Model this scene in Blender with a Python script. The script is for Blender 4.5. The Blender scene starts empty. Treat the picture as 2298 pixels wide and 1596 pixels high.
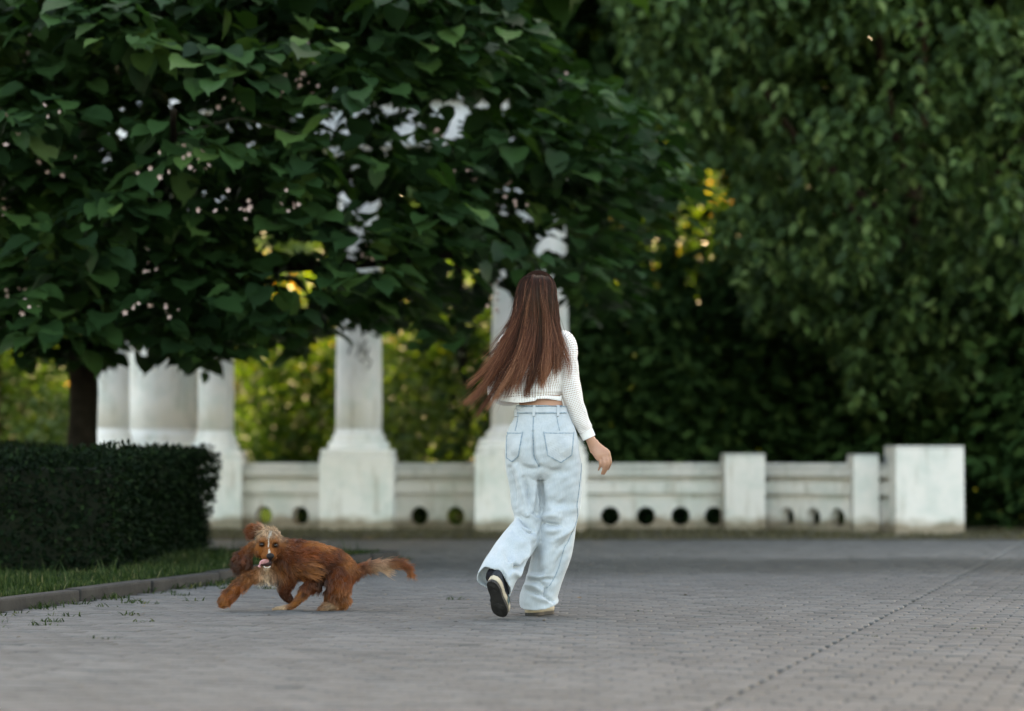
import bpy, bmesh, math, random
import numpy as np
from mathutils import Vector, Matrix
R = math.radians
random.seed(7)
rng = np.random.default_rng(11)
scene = bpy.context.scene
COL = scene.collection

# ------------------------------------------------------------------ camera, sky, sun, exposure
CAM_H = 0.776
cam_d = bpy.data.cameras.new('camera')
cam = bpy.data.objects.new('camera', cam_d)
COL.objects.link(cam)
cam.location = (0, 0, CAM_H)
PITCH = math.atan(0.04146)
cam.rotation_euler = (math.pi / 2 + PITCH, 0, 0)
cam_d.sensor_width = 36
cam_d.lens = 85
cam_d.clip_start = 0.1
cam_d.clip_end = 1000
cam_d.dof.use_dof = True
cam_d.dof.focus_distance = 11.9
cam_d.dof.aperture_fstop = 1.4
scene.camera = cam

SUN_EL, SUN_AZ = R(30), R(8)      # azimuth measured from +Y towards +X
world = bpy.data.worlds.new('World')
scene.world = world
world.use_nodes = True
wn = world.node_tree
sky = wn.nodes.new('ShaderNodeTexSky')
sky.sky_type = 'NISHITA'
sky.sun_disc = False
sky.sun_elevation = SUN_EL
sky.sun_rotation = SUN_AZ
sky.air_density = 1.0
sky.dust_density = 2.5
sky.ozone_density = 1.0
bg = wn.nodes['Background']
bg.inputs['Strength'].default_value = 0.15
wn.links.new(sky.outputs[0], bg.inputs['Color'])
sun_d = bpy.data.lights.new('sun', 'SUN')
sun_d.energy = 4.2
sun_d.angle = R(0.5)
sun_d.color = (1.0, 0.83, 0.60)
sun = bpy.data.objects.new('sun', sun_d)
COL.objects.link(sun)
sd = Vector((math.sin(SUN_AZ) * math.cos(SUN_EL), math.cos(SUN_AZ) * math.cos(SUN_EL), math.sin(SUN_EL)))
sun.rotation_euler = sd.to_track_quat('Z', 'Y').to_euler()
vs = scene.view_settings
vs.view_transform = 'Standard'
vs.look = 'None'
vs.gamma = 1
vs.use_curve_mapping = False
vs.exposure = 2.88
vs.use_white_balance = True
vs.white_balance_temperature = 9700
vs.white_balance_tint = 11
scene.cycles.use_denoising = True
scene.cycles.max_bounces = 8
scene.cycles.diffuse_bounces = 3
scene.cycles.glossy_bounces = 2
scene.cycles.transmission_bounces = 4
scene.cycles.transparent_max_bounces = 8

# ------------------------------------------------------------------ helpers
FPX = 5427.0     # focal length in the 2298 px wide measuring picture
def ray(px, py):
    u, v = (px - 1149) / FPX, (798 - py) / FPX
    return np.array((u, math.cos(PITCH) - v * math.sin(PITCH), math.sin(PITCH) + v * math.cos(PITCH)))
def at(px, py, Y):
    d = ray(px, py)
    return Vector(d * (Y / d[1])) + Vector((0, 0, CAM_H))
def ground_at(px, py):
    d = ray(px, py)
    t = -CAM_H / d[2]
    return Vector((d[0] * t, d[1] * t, 0))
def proj(P):
    """points (n,3) -> picture coordinates and depth"""
    P = np.asarray(P, float)
    x, y, z = P[:, 0], P[:, 1], P[:, 2] - CAM_H
    c, s = math.cos(PITCH), math.sin(PITCH)
    f, u = y * c + z * s, -y * s + z * c
    f = np.maximum(f, 0.01)
    return 1149 + FPX * x / f, 798 - FPX * u / f, f

def setp(o, label=None, cat=None, group=None, kind=None):
    if label: o['label'] = label
    if cat: o['category'] = cat
    if group: o['group'] = group
    if kind: o['kind'] = kind
    return o
def empty(name, loc=(0, 0, 0), rz=0, **k):
    o = bpy.data.objects.new(name, None)
    o.empty_display_size = 0.2
    COL.objects.link(o)
    o.location = loc
    o.rotation_euler = (0, 0, rz)
    return setp(o, **k)
def link_mesh(name, me, mat=None, parent=None, smooth=True, **k):
    o = bpy.data.objects.new(name, me)
    COL.objects.link(o)
    if mat is not None and not me.materials:
        for m_ in (mat if isinstance(mat, (list, tuple)) else [mat]):
            me.materials.append(m_)
    if smooth and len(me.polygons):
        me.polygons.foreach_set('use_smooth', np.ones(len(me.polygons), bool))
    if parent: o.parent = parent
    return setp(o, **k)
def mesh_np(name, V, F):
    """V (n,3), F (m,k) constant polygon size, numpy"""
    V = np.ascontiguousarray(V, np.float32); F = np.ascontiguousarray(F, np.int32)
    me = bpy.data.meshes.new(name)
    me.vertices.add(len(V)); me.vertices.foreach_set('co', V.ravel())
    m, k = F.shape
    me.loops.add(m * k); me.loops.foreach_set('vertex_index', F.ravel())
    me.polygons.add(m); me.polygons.foreach_set('loop_start', np.arange(m, dtype=np.int32) * k)
    me.update(calc_edges=True)
    return me
def mesh_py(name, V, F):
    me = bpy.data.meshes.new(name)
    me.from_pydata([tuple(v) for v in V], [], F)
    me.update()
    return me
def add_attr(me, name, values, typ='FLOAT', dom='POINT'):
    a = me.attributes.new(name, typ, dom)
    if typ == 'FLOAT_COLOR':
        a.data.foreach_set('color', np.ascontiguousarray(values, np.float32).ravel())
    elif typ == 'FLOAT2':
        a.data.foreach_set('vector', np.ascontiguousarray(values, np.float32).ravel())
    else:
        a.data.foreach_set('value', np.ascontiguousarray(values, np.float32).ravel())

# geometry collector
class G:
    def __init__(s): s.V = []; s.F = []
    def add(s, V, F):
        b = len(s.V); s.V += [tuple(v) for v in V]; s.F += [tuple(i + b for i in f) for f in F]; return s
    def box(s, x0, x1, y0, y1, z0, z1, bev=0.0):
        if bev <= 0:
            V = [(x, y, z) for z in (z0, z1) for x, y in ((x0, y0), (x1, y0), (x1, y1), (x0, y1))]
            F = [(3, 2, 1, 0), (4, 5, 6, 7)] + [(i, (i + 1) % 4, (i + 1) % 4 + 4, i + 4) for i in range(4)]
            return s.add(V, F)
        bm = bmesh.new()
        bmesh.ops.create_cube(bm, size=1)
        for v in bm.verts:
            v.co = Vector(((x0 + x1) / 2 + v.co.x * (x1 - x0), (y0 + y1) / 2 + v.co.y * (y1 - y0), (z0 + z1) / 2 + v.co.z * (z1 - z0)))
        bmesh.ops.bevel(bm, geom=bm.edges[:], offset=bev, segments=2, affect='EDGES', profile=0.5)
        bm.verts.index_update()
        s.add([v.co.copy() for v in bm.verts], [[v.index for v in f.verts] for f in bm.faces]); bm.free()
        return s
    def lathe(s, prof, cx=0, cy=0, n=32, caps=True):
        V, F = [], []
        for r, z in prof:
            for i in range(n):
                a = 2 * math.pi * i / n
                V.append((cx + r * math.cos(a), cy + r * math.sin(a), z))
        for j in range(len(prof) - 1):
            for i in range(n):
                k = (i + 1) % n
                F.append((j * n + i, j * n + k, (j + 1) * n + k, (j + 1) * n + i))
        if caps:
            F.append(tuple(range(n))[::-1]); F.append(tuple((len(prof) - 1) * n + i for i in range(n)))
        return s.add(V, F)
    def tube(s, pts, rad, n=8, caps=True):
        V, F = tube_geo(pts, rad, n, caps)
        return s.add(V, F)
    def mesh(s, name): return mesh_py(name, s.V, s.F)
    def build(s, name, mat, parent=None, smooth=False, **k):
        return link_mesh(name, s.mesh(name), mat, parent, smooth, **k)

def smooth_path(pts, sub):
    """Catmull-Rom through rows of pts (n,k)"""
    P = np.asarray(pts, float)
    if sub <= 1: return P
    E = np.vstack([2 * P[0] - P[1], P, 2 * P[-1] - P[-2]])
    out = []
    for i in range(len(P) - 1):
        a, b, c, d = E[i], E[i + 1], E[i + 2], E[i + 3]
        for j in range(sub):
            t = j / sub
            out.append(0.5 * ((2 * b) + (c - a) * t + (2 * a - 5 * b + 4 * c - d) * t * t + (3 * b - a - 3 * c + d) * t ** 3))
    out.append(P[-1])
    return np.array(out)
def tube_geo(pts, rad, n=8, caps=True):
    pts = [Vector(p) for p in pts]
    rad = [rad] * len(pts) if isinstance(rad, (int, float)) else list(rad)
    V, F = [], []
    ref = None
    for i, p in enumerate(pts):
        t = (pts[min(i + 1, len(pts) - 1)] - pts[max(i - 1, 0)])
        t = t.normalized() if t.length > 1e-9 else Vector((0, 0, 1))
        if ref is None:
            ref = Vector((0, 1, 0)) if abs(t.y) < 0.8 else Vector((1, 0, 0))
        a = (ref - t * ref.dot(t)).normalized(); b = t.cross(a); ref = a
        for k in range(n):
            an = 2 * math.pi * k / n
            V.append(p + (a * math.cos(an) + b * math.sin(an)) * rad[i])
    for i in range(len(pts) - 1):
        for k in range(n):
            q = (k + 1) % n
            F.append((i * n + k, i * n + q, (i + 1) * n + q, (i + 1) * n + k))
    if caps:
        F.append(tuple(range(n))[::-1]); F.append(tuple((len(pts) - 1) * n + k for k in range(n)))
    return V, F
def loft(secs, n=32, sub=4, e=2.0, caps=True, refx=(1, 0, 0), uv=False):
    """secs rows: x,y,z, half-width, half-depth ; section plane is normal to the path"""
    S = smooth_path(secs, sub)
    V, F = [], []
    L = np.concatenate([[0], np.cumsum(np.linalg.norm(np.diff(S[:, :3], axis=0), axis=1))])
    UV = []
    rx = Vector(refx)
    for i, s in enumerate(S):
        t = Vector(S[min(i + 1, len(S) - 1), :3] - S[max(i - 1, 0), :3])
        t = t.normalized() if t.length > 1e-9 else Vector((0, 0, 1))
        a = (rx - t * rx.dot(t)).normalized(); b = t.cross(a).normalized()
        for k in range(n):
            an = 2 * math.pi * k / n
            c, q = math.cos(an), math.sin(an)
            ce = math.copysign(abs(c) ** (2 / e), c); se = math.copysign(abs(q) ** (2 / e), q)
            V.append(Vector(s[:3]) + a * ce * s[3] + b * se * s[4])
            UV.append((k / n, L[i]))
    m = len(S)
    for i in range(m - 1):
        for k in range(n):
            q = (k + 1) % n
            F.append((i * n + k, i * n + q, (i + 1) * n + q, (i + 1) * n + k))
    if caps:
        F.append(tuple(range(n))[::-1]); F.append(tuple((m - 1) * n + k for k in range(n)))
    return (V, F, UV) if uv else (V, F)
def ellipsoid(c, r, n=16, m=10, rot=None):
    V, F = [], []
    rot = rot or Matrix.Identity(3)
    c = Vector(c)
    V.append(c + rot @ Vector((0, 0, -r[2])))
    for j in range(1, m):
        ph = -math.pi / 2 + math.pi * j / m
        for i in range(n):
            a = 2 * math.pi * i / n
            V.append(c + rot @ Vector((r[0] * math.cos(ph) * math.cos(a), r[1] * math.cos(ph) * math.sin(a), r[2] * math.sin(ph))))
    V.append(c + rot @ Vector((0, 0, r[2])))
    for i in range(n): F.append((0, 1 + (i + 1) % n, 1 + i))
    for j in range(m - 2):
        for i in range(n):
            k = (i + 1) % n
            F.append((1 + j * n + i, 1 + j * n + k, 1 + (j + 1) * n + k, 1 + (j + 1) * n + i))
    l = len(V) - 1
    for i in range(n): F.append((l, 1 + (m - 2) * n + i, 1 + (m - 2) * n + (i + 1) % n))
    return V, F
def remesh(g, voxel, smooth=4, fac=0.5):
    """union of the closed shapes in g as one skin; returns verts (n,3), faces (list of tuples)"""
    me = g.mesh('tmp')
    bm = bmesh.new(); bm.from_mesh(me); bmesh.ops.recalc_face_normals(bm, faces=bm.faces[:]); bm.to_mesh(me); bm.free()
    o = bpy.data.objects.new('tmp', me); COL.objects.link(o)
    m = o.modifiers.new('r', 'REMESH'); m.mode = 'VOXEL'; m.voxel_size = voxel; m.adaptivity = 0
    if smooth:
        q = o.modifiers.new('s', 'SMOOTH'); q.factor = fac; q.iterations = smooth
    dg = bpy.context.evaluated_depsgraph_get()
    ev = o.evaluated_get(dg)
    me2 = bpy.data.meshes.new_from_object(ev)
    bpy.data.objects.remove(o); bpy.data.meshes.remove(me)
    return me2
def coords(me):
    a = np.empty(len(me.vertices) * 3, np.float32); me.vertices.foreach_get('co', a); return a.reshape(-1, 3)
def normals(me):
    a = np.empty(len(me.vertices) * 3, np.float32); me.vertices.foreach_get('normal', a); return a.reshape(-1, 3)
def set_coords(me, V):
    me.vertices.foreach_set('co', np.ascontiguousarray(V, np.float32).ravel()); me.update()

# ------------------------------------------------------------------ materials
def new_mat(name):
    m = bpy.data.materials.new(name); m.use_nodes = True
    nt = m.node_tree
    return m, nt, nt.nodes['Principled BSDF']
def nd(nt, typ, **k):
    n = nt.nodes.new(typ)
    for a, b in k.items(): setattr(n, a, b)
    return n
def noise_fac(nt, scale, detail=4, vec=None, rough=0.6):
    n = nd(nt, 'ShaderNodeTexNoise')
    n.inputs['Scale'].default_value = scale; n.inputs['Detail'].default_value = detail; n.inputs['Roughness'].default_value = rough
    if vec: nt.links.new(vec, n.inputs['Vector'])
    return n.outputs['Fac']
def ramp(nt, fac, stops):
    r = nd(nt, 'ShaderNodeValToRGB')
    el = r.color_ramp.elements
    while len(el) > len(stops): el.remove(el[-1])
    while len(el) < len(stops): el.new(0.5)
    for e_, (p, c) in zip(el, stops): e_.position = p; e_.color = (*c, 1) if len(c) == 3 else c
    nt.links.new(fac, r.inputs[0])
    return r.outputs[0]
def bump(nt, b, fac, dist, strength=0.5):
    n = nd(nt, 'ShaderNodeBump'); n.inputs['Distance'].default_value = dist; n.inputs['Strength'].default_value = strength
    nt.links.new(fac, n.inputs['Height']); nt.links.new(n.outputs[0], b.inputs['Normal'])
def mul(nt, a, b_, typ='MULTIPLY', fac=1.0):
    n = nd(nt, 'ShaderNodeMix', data_type='RGBA', blend_type=typ)
    n.inputs['Factor'].default_value = fac
    for i, v in ((6, a), (7, b_)):
        if isinstance(v, tuple): n.inputs[i].default_value = (*v, 1)
        else: nt.links.new(v, n.inputs[i])
    return n.outputs[2]
def simple_mat(name, c0, c1=None, scale=8, rough=0.7, bmp=0, bscale=40, spec=0.4, detail=5):
    m, nt, b = new_mat(name)
    b.inputs['Roughness'].default_value = rough
    b.inputs['Specular IOR Level'].default_value = spec
    tc = nd(nt, 'ShaderNodeTexCoord').outputs['Object']
    if c1: nt.links.new(ramp(nt, noise_fac(nt, scale, detail, tc), [(0.3, c0), (0.7, c1)]), b.inputs['Base Color'])
    else: b.inputs['Base Color'].default_value = (*c0, 1)
    if bmp: bump(nt, b, noise_fac(nt, bscale, 4, tc), bmp)
    return m
def leaf_mat(name, stops, trans, rough=0.45, tf=0.35, obj_random=False, spec=0.35):
    m, nt, b = new_mat(name)
    if obj_random: f = nd(nt, 'ShaderNodeObjectInfo').outputs['Random']
    else:
        a = nd(nt, 'ShaderNodeAttribute'); a.attribute_name = 'rnd'; f = a.outputs['Fac']
    col = ramp(nt, f, stops)
    nt.links.new(col, b.inputs['Base Color'])
    b.inputs['Roughness'].default_value = rough
    b.inputs['Specular IOR Level'].default_value = spec
    t = nd(nt, 'ShaderNodeBsdfTranslucent'); nt.links.new(mul(nt, col, trans, 'MULTIPLY'), t.inputs['Color'])
    mx = nd(nt, 'ShaderNodeMixShader'); mx.inputs[0].default_value = tf
    nt.links.new(b.outputs[0], mx.inputs[1]); nt.links.new(t.outputs[0], mx.inputs[2])
    nt.links.new(mx.outputs[0], nt.nodes['Material Output'].inputs['Surface'])
    return m

# ------------------------------------------------------------------ leaves
def tmpl_heart():
    L = [(0.0, 0.0), (0.17, -0.09), (0.36, 0.06), (0.41, 0.30), (0.33, 0.55), (0.13, 0.80), (0.0, 1.0)]
    mid = [(0, 0), (0, 0.06), (0, 0.30), (0, 0.55), (0, 0.80), (0, 1.0)]
    V, F = [], []
    def z(x, y): return 0.10 * abs(x) * 2 - 0.28 * y * y + 0.05 * math.sin(y * 9) * abs(x) * 2
    mi = []
    for x, y in mid: mi.append(len(V)); V.append((x, y, z(x, y)))
    for s in (1, -1):
        oi = []
        for x, y in L[1:-1]: oi.append(len(V)); V.append((s * x, y, z(x, y)))
        fs = [(mi[0], oi[0], oi[1], mi[1]), (mi[1], oi[1], oi[2], mi[2]), (mi[2], oi[2], oi[3], mi[3]), (mi[3], oi[3], oi[4], mi[4]), (mi[4], oi[4], mi[5], mi[5])]
        for f in fs:
            F.append(f if s > 0 else f[::-1])
    F2 = []
    for f in F:
        F2.append((f[0], f[1], f[2])); 
        if len(set(f)) == 4: F2.append((f[0], f[2], f[3]))
    F2 = [f for f in F2 if len(set(f)) == 3]
    return np.array(V), np.array(F2)
def tmpl_oval(w=0.24, droop=0.15, fold=0.25):
    V = [(0, 0, 0), (w * .8, .25, 0), (w, .5, 0), (w * .55, .8, 0), (0, 1, 0), (-w * .55, .8, 0), (-w, .5, 0), (-w * .8, .25, 0), (0, .5, 0)]
    V = [(x, y, fold * abs(x) - droop * y * y) for x, y, z in V]
    F = [(8, i, (i + 1) % 8) for i in range(8)]
    return np.array(V), np.array(F)
def tmpl_rhomb(w=0.35):
    V = [(0, 0, 0), (w, .45, .05), (0, 1, -.12), (-w, .45, .05)]
    return np.array(V, float), np.array([(0, 1, 2), (0, 2, 3)])
HEART, OVAL, RHOMB = tmpl_heart(), tmpl_oval(), tmpl_rhomb()
OVALW = tmpl_oval(0.30, 0.2, 0.3)
def frames(D, N):
    """orthonormal frames: y = leaf direction, z = leaf normal"""
    Y = D / np.linalg.norm(D, axis=1, keepdims=True)
    Z = N - Y * (N * Y).sum(1, keepdims=True)
    Z /= np.maximum(np.linalg.norm(Z, axis=1, keepdims=True), 1e-6)
    X = np.cross(Y, Z)
    return np.stack([X, Y, Z], axis=2)      # columns
def scatter(name, tm, P, D, N, S, mat, parent=None, rnd=None, smooth=True, **k):
    TV, TF = tm
    M = frames(D, N)
    V = np.einsum('nij,vj->nvi', M, TV) * np.asarray(S).reshape(-1, 1, 1) + P[:, None, :]
    n, v = len(P), len(TV)
    F = (TF[None] + (np.arange(n) * v)[:, None, None]).reshape(-1, TF.shape[1])
    me = mesh_np(name, V.reshape(-1, 3), F)
    if rnd is None: rnd = rng.random(n)
    add_attr(me, 'rnd', np.repeat(rnd, v))
    return link_mesh(name, me, mat, parent, smooth, **k)
def leaf_objects(name, tm, P, D, N, S, mat, parent, origin, count=300, cell=22):
    """the leaves that show largest become objects that share one mesh; returns mask of leaves left over"""
    px, py, f = proj(P)
    inside = (px > 5) & (px < 2293) & (py > 5) & (py < 1300)
    idx = np.where(inside)[0]
    cx, cy = (px[idx] // cell).astype(int), (py[idx] // cell).astype(int)
    order = np.argsort(f[idx])
    seen, chosen = set(), []
    for j in order:
        k = (cx[j], cy[j])
        if k in seen: continue
        seen.add(k); chosen.append(idx[j])
    chosen = np.array(chosen)
    sz = np.asarray(S)[chosen] / f[chosen]
    chosen = chosen[np.argsort(-sz)][:count]
    M = frames(D, N)
    me = mesh_np(name, tm[0], tm[1]); me.materials.append(mat)
    me.polygons.foreach_set('use_smooth', np.ones(len(me.polygons), bool))
    Q = P - np.array(origin)
    for i in chosen:
        o = bpy.data.objects.new(name, me); COL.objects.link(o)
        m = Matrix([[*(M[i, r] * S[i]), Q[i, r]] for r in range(3)] + [[0, 0, 0, 1]])
        o.parent = parent
        o.matrix_local = m
    mask = np.ones(len(P), bool); mask[chosen] = False
    return mask

# ------------------------------------------------------------------ ground
TH = R(15.6)
UA = np.array((math.sin(TH), math.cos(TH)))      # along the paving
VB = np.array((math.cos(TH), -math.sin(TH)))     # across it
def ab(p): p = np.asarray(p)[..., :2]; return p @ UA, p @ VB
def xy(a, b): return np.outer(np.atleast_1d(a), UA) + np.outer(np.atleast_1d(b), VB)

soil = simple_mat('soil', (0.035, 0.03, 0.02), (0.075, 0.062, 0.042), 3, 0.95, 0.02, 20, 0.03)
joint = simple_mat('joint_sand', (0.035, 0.031, 0.026), (0.075, 0.067, 0.056), 25, 0.95, 0.004, 60)
g = G(); g.add([(-260, -60, -0.06), (260, -60, -0.06), (260, 420, -0.06), (-260, 420, -0.06)], [(0, 1, 2, 3)])
g.build('ground', soil, kind='structure')

def paver_material(name, objrand):
    m, nt, b = new_mat(name)
    geo = nd(nt, 'ShaderNodeNewGeometry').outputs['Position']
    if objrand: f = nd(nt, 'ShaderNodeObjectInfo').outputs['Random']
    else:
        a = nd(nt, 'ShaderNodeAttribute'); a.attribute_name = 'rnd'; f = a.outputs['Fac']
    c1 = ramp(nt, f, [(0, (0.085, 0.085, 0.0825)), (0.5, (0.101, 0.101, 0.098)), (1, (0.118, 0.118, 0.1145))])
    big = ramp(nt, noise_fac(nt, 0.45, 4, geo), [(0.30, (0.86, 0.855, 0.85)), (0.65, (1.06, 1.06, 1.06))])
    fine = ramp(nt, noise_fac(nt, 120, 3, geo), [(0.25, (0.82, 0.82, 0.82)), (0.75, (1.12, 1.12, 1.12))])
    c = mul(nt, mul(nt, c1, big), fine)
    # a darker band of paving that crosses the square behind the walkers
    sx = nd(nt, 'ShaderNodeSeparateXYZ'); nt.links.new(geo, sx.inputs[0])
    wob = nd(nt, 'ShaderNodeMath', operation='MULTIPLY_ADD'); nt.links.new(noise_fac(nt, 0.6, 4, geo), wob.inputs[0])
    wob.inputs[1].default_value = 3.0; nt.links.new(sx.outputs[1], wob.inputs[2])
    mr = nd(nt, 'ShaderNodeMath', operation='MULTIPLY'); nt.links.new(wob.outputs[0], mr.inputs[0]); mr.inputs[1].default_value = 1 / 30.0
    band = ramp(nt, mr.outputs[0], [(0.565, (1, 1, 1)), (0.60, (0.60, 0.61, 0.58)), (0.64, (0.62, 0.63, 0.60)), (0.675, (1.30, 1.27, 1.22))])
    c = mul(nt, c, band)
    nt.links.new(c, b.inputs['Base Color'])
    b.inputs['Roughness'].default_value = 0.7
    b.inputs['Specular IOR Level'].default_value = 0.25
    bump(nt, b, noise_fac(nt, 160, 3, geo), 0.002, 0.5)
    return m
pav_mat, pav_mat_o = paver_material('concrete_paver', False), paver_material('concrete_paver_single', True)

# bed of the paving
g = G(); g.add([(-60, -30, -0.012), (60, -30, -0.012), (60, 24.1, -0.012), (-60, 24.1, -0.012)], [(0, 1, 2, 3)])
pavement = g.build('pavement', joint, kind='structure')

LB, LA = 0.145, 0.10
seam = [ab(ground_at(752 * .8977, 1558 * .8977))[1], ab(ground_at(2094 * .8977, 1604 * .8977))[1]]
KERB_B = float(ab(np.array(ground_at(0, 1374)))[1]) 
K1 = ab(np.array(ground_at(480, 1311)))[1]
KERB_B = (KERB_B + K1) / 2
A_END = 17.15
rows = np.arange(5.4, 27.5, LA)
PA, PB, PS = [], [], []
sg = .0015
for i, a in enumerate(rows):
    for lo, hi in ((seam[0] - sg, -16), (seam[0] + sg, seam[1] - sg), (seam[1] + sg, 13)):
        sgn = 1 if hi > lo else -1
        x_, w_ = 0.0, (LB / 2 if i % 2 else LB)
        while x_ < abs(hi - lo) - .03:
            w_ = min(w_, abs(hi - lo) - x_)
            PA.append(a); PB.append(lo + sgn * (x_ + w_ / 2)); PS.append(w_ / LB)
            x_ += w_; w_ = LB
PA, PB, PS = np.array(PA), np.array(PB), np.array(PS)
XY = xy(1, 0) * 0 + PA[:, None] * UA + PB[:, None] * VB
wid = 0.212 * XY[:, 1] + 1.3
ok = (np.abs(XY[:, 0]) < wid) & (XY[:, 1] > 5.6) & (XY[:, 1] < 23.9)
ok &= ~((PB < KERB_B + 0.02) & (PA < A_END + 0.1))       # not under the lawn
PA, PB, XY, PS = PA[ok], PB[ok], XY[ok], PS[ok]
hl, hw, bv, gp = LB / 2, LA / 2, 0.006, 0.0042
TVp = np.array([(-hl + gp, -hw + gp, -.012), (hl - gp, -hw + gp, -.012), (hl - gp, hw - gp, -.012), (-hl + gp, hw - gp, -.012),
                (-hl + gp, -hw + gp, -.004), (hl - gp, -hw + gp, -.004), (hl - gp, hw - gp, -.004), (-hl + gp, hw - gp, -.004),
                (-hl + gp + bv, -hw + gp + bv, 0), (hl - gp - bv, -hw + gp + bv, 0), (hl - gp - bv, hw - gp - bv, 0), (-hl + gp + bv, hw - gp - bv, 0)])
TFp = []
for k in (0, 4):
    for i in range(4):
        j = (i + 1) % 4
        TFp.append((k + i, k + j, k + 4 + j, k + 4 + i))
TFp.append((8, 9, 10, 11)); TFp = np.array(TFp)
nP = len(PA)
jit = rng.normal(0, 1, (nP, 4)) * np.array((0.0012, 0.0012, 0.0011, 0.006))
ang = -TH + jit[:, 3]
Rz = np.zeros((nP, 3, 3)); Rz[:, 0, 0] = np.cos(ang); Rz[:, 0, 1] = -np.sin(ang); Rz[:, 1, 0] = np.sin(ang); Rz[:, 1, 1] = np.cos(ang); Rz[:, 2, 2] = 1; Rz[:, :, 0] *= PS[:, None]
tilt = rng.normal(0, 0.012, (nP, 2)); Rz[:, 2, 0] = tilt[:, 0]; Rz[:, 2, 1] = tilt[:, 1]
Pp = np.column_stack([XY[:, 0] + jit[:, 0], XY[:, 1] + jit[:, 1], jit[:, 2]])
pxx, pyy, fdep = proj(Pp)
vis = (pxx > -60) & (pxx < 2360) & (pyy < 1640)
order = np.argsort(np.where(vis, fdep, 1e9))[:300]
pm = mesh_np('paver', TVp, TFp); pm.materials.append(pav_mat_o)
for i in order:
    o = bpy.data.objects.new('paver', pm); COL.objects.link(o); o.parent = pavement
    o.matrix_local = Matrix([[*Rz[i, r], Pp[i, r]] for r in range(3)] + [[0, 0, 0, 1]])
rest = np.ones(nP, bool); rest[order] = False
Vp = np.einsum('nij,vj->nvi', Rz[rest], TVp) + Pp[rest][:, None]
n_ = rest.sum()
Fp = (TFp[None] + (np.arange(n_) * len(TVp))[:, None, None]).reshape(-1, 4)
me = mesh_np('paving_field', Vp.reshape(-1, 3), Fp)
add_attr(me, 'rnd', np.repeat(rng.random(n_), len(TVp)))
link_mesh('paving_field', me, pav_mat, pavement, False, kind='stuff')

# far verge in front of the wall: trodden earth with thin grass
verge = simple_mat('trodden_earth', (0.07, 0.062, 0.042), (0.125, 0.11, 0.082), 6, 1.0, 0.01, 40, 0.02)
g = G(); g.add([(-60, 22.5, 0.004), (60, 22.1, 0.004), (60, 26.6, 0.004), (-60, 26.6, 0.004)], [(0, 1, 2, 3)])
g.build('verge', verge, kind='structure')
# grass coloured dark for shade behind the wall, then pale for sun beyond
shade_lawn = simple_mat('shade_toned_lawn', (0.018, 0.035, 0.010), (0.045, 0.075, 0.02), 4, 1.0, 0.02, 20, 0.0)
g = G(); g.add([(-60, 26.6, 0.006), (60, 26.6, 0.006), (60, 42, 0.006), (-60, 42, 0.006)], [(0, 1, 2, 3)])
g.build('shade_toned_lawn', shade_lawn, kind='structure')
lawn_mat = simple_mat('sun_toned_lawn', (0.10, 0.13, 0.02), (0.20, 0.22, 0.04), 1.5, 1.0, 0.03, 12, 0.0)
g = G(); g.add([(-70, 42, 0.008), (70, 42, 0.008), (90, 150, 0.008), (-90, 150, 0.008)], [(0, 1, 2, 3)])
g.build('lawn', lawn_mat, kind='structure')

# ------------------------------------------------------------------ lawn island with its kerb
lawn2 = simple_mat('lawn_soil', (0.02, 0.03, 0.012), (0.04, 0.055, 0.02), 9, 0.95, 0.01, 30)
c = xy([3, 3, A_END, A_END], [-9, KERB_B - .09, KERB_B - .09, -9])
g = G(); g.add([(*p, 0.045) for p in c] + [(*p, -.02) for p in c], [(0, 1, 2, 3), (1, 5, 6, 2), (3, 2, 6, 7)])
g.build('grass_bed', lawn2, kind='structure')
kerb_mat = simple_mat('weathered_kerb', (0.011, 0.0105, 0.0095), (0.030, 0.028, 0.025), 7, 0.85, 0.006, 50)
kerb = empty('kerb', kind='structure')
a0 = 3.2; joints_ = []
while a0 < A_END - 0.2:
    L_ = min(random.uniform(0.92, 1.0), A_END - a0)
    g = G(); g.box(-.05, .05, 0.004, L_ - .006, -.05, .068 + random.uniform(-.006, .006), .012)
    o = g.build('kerb_stone', kerb_mat, kerb)
    p = xy(a0, KERB_B - .05)[0]
    o.location = (p[0] + random.uniform(-.004, .004), p[1], 0); o.rotation_euler = (random.uniform(-.004, .004), random.uniform(-.03, .03), -TH + random.uniform(-.012, .012))
    joints_.append(a0)
    a0 += L_
b0 = KERB_B + 0.0
while b0 > -8:
    L_ = 0.97
    g = G(); g.box(-L_ + .006, -.006, -.05, .05, -.05, .068, .012)
    o = g.build('kerb_stone', kerb_mat, kerb)
    p = xy(A_END + .05, b0)[0]
    o.location = (p[0], p[1], 0); o.rotation_euler = (0, 0, -TH + random.uniform(-.01, .01))
    b0 -= L_

# grass blades
def blades(name, P, H, mat, parent=None, lean=0.5, w=0.0035, **k):
    n = len(P)
    az = rng.random(n) * 2 * math.pi
    le = rng.random(n) * lean
    d = np.column_stack([np.cos(az) * le, np.sin(az) * le, np.ones(n)])
    side = np.column_stack([-np.sin(az + rng.normal(0, .8, n)), np.cos(az), np.zeros(n)]) * w
    H = np.asarray(H)[:, None]
    V = np.stack([P - side, P + side, P + d * H * .55 - side * .8, P + d * H * .55 + side * .8,
                  P + d * H * .85 + np.column_stack([np.cos(az), np.sin(az), -np.ones(n) * .1]) * H * .25 * le[:, None]], axis=1)
    b = (np.arange(n) * 5)[:, None, None]
    F = (np.array([(0, 1, 3), (0, 3, 2), (2, 3, 4)])[None] + b).reshape(-1, 3)
    me = mesh_np(name, V.reshape(-1, 3), F)
    add_attr(me, 'rnd', np.repeat(rng.random(n), 5))
    return link_mesh(name, me, mat, parent, True, **k)
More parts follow.
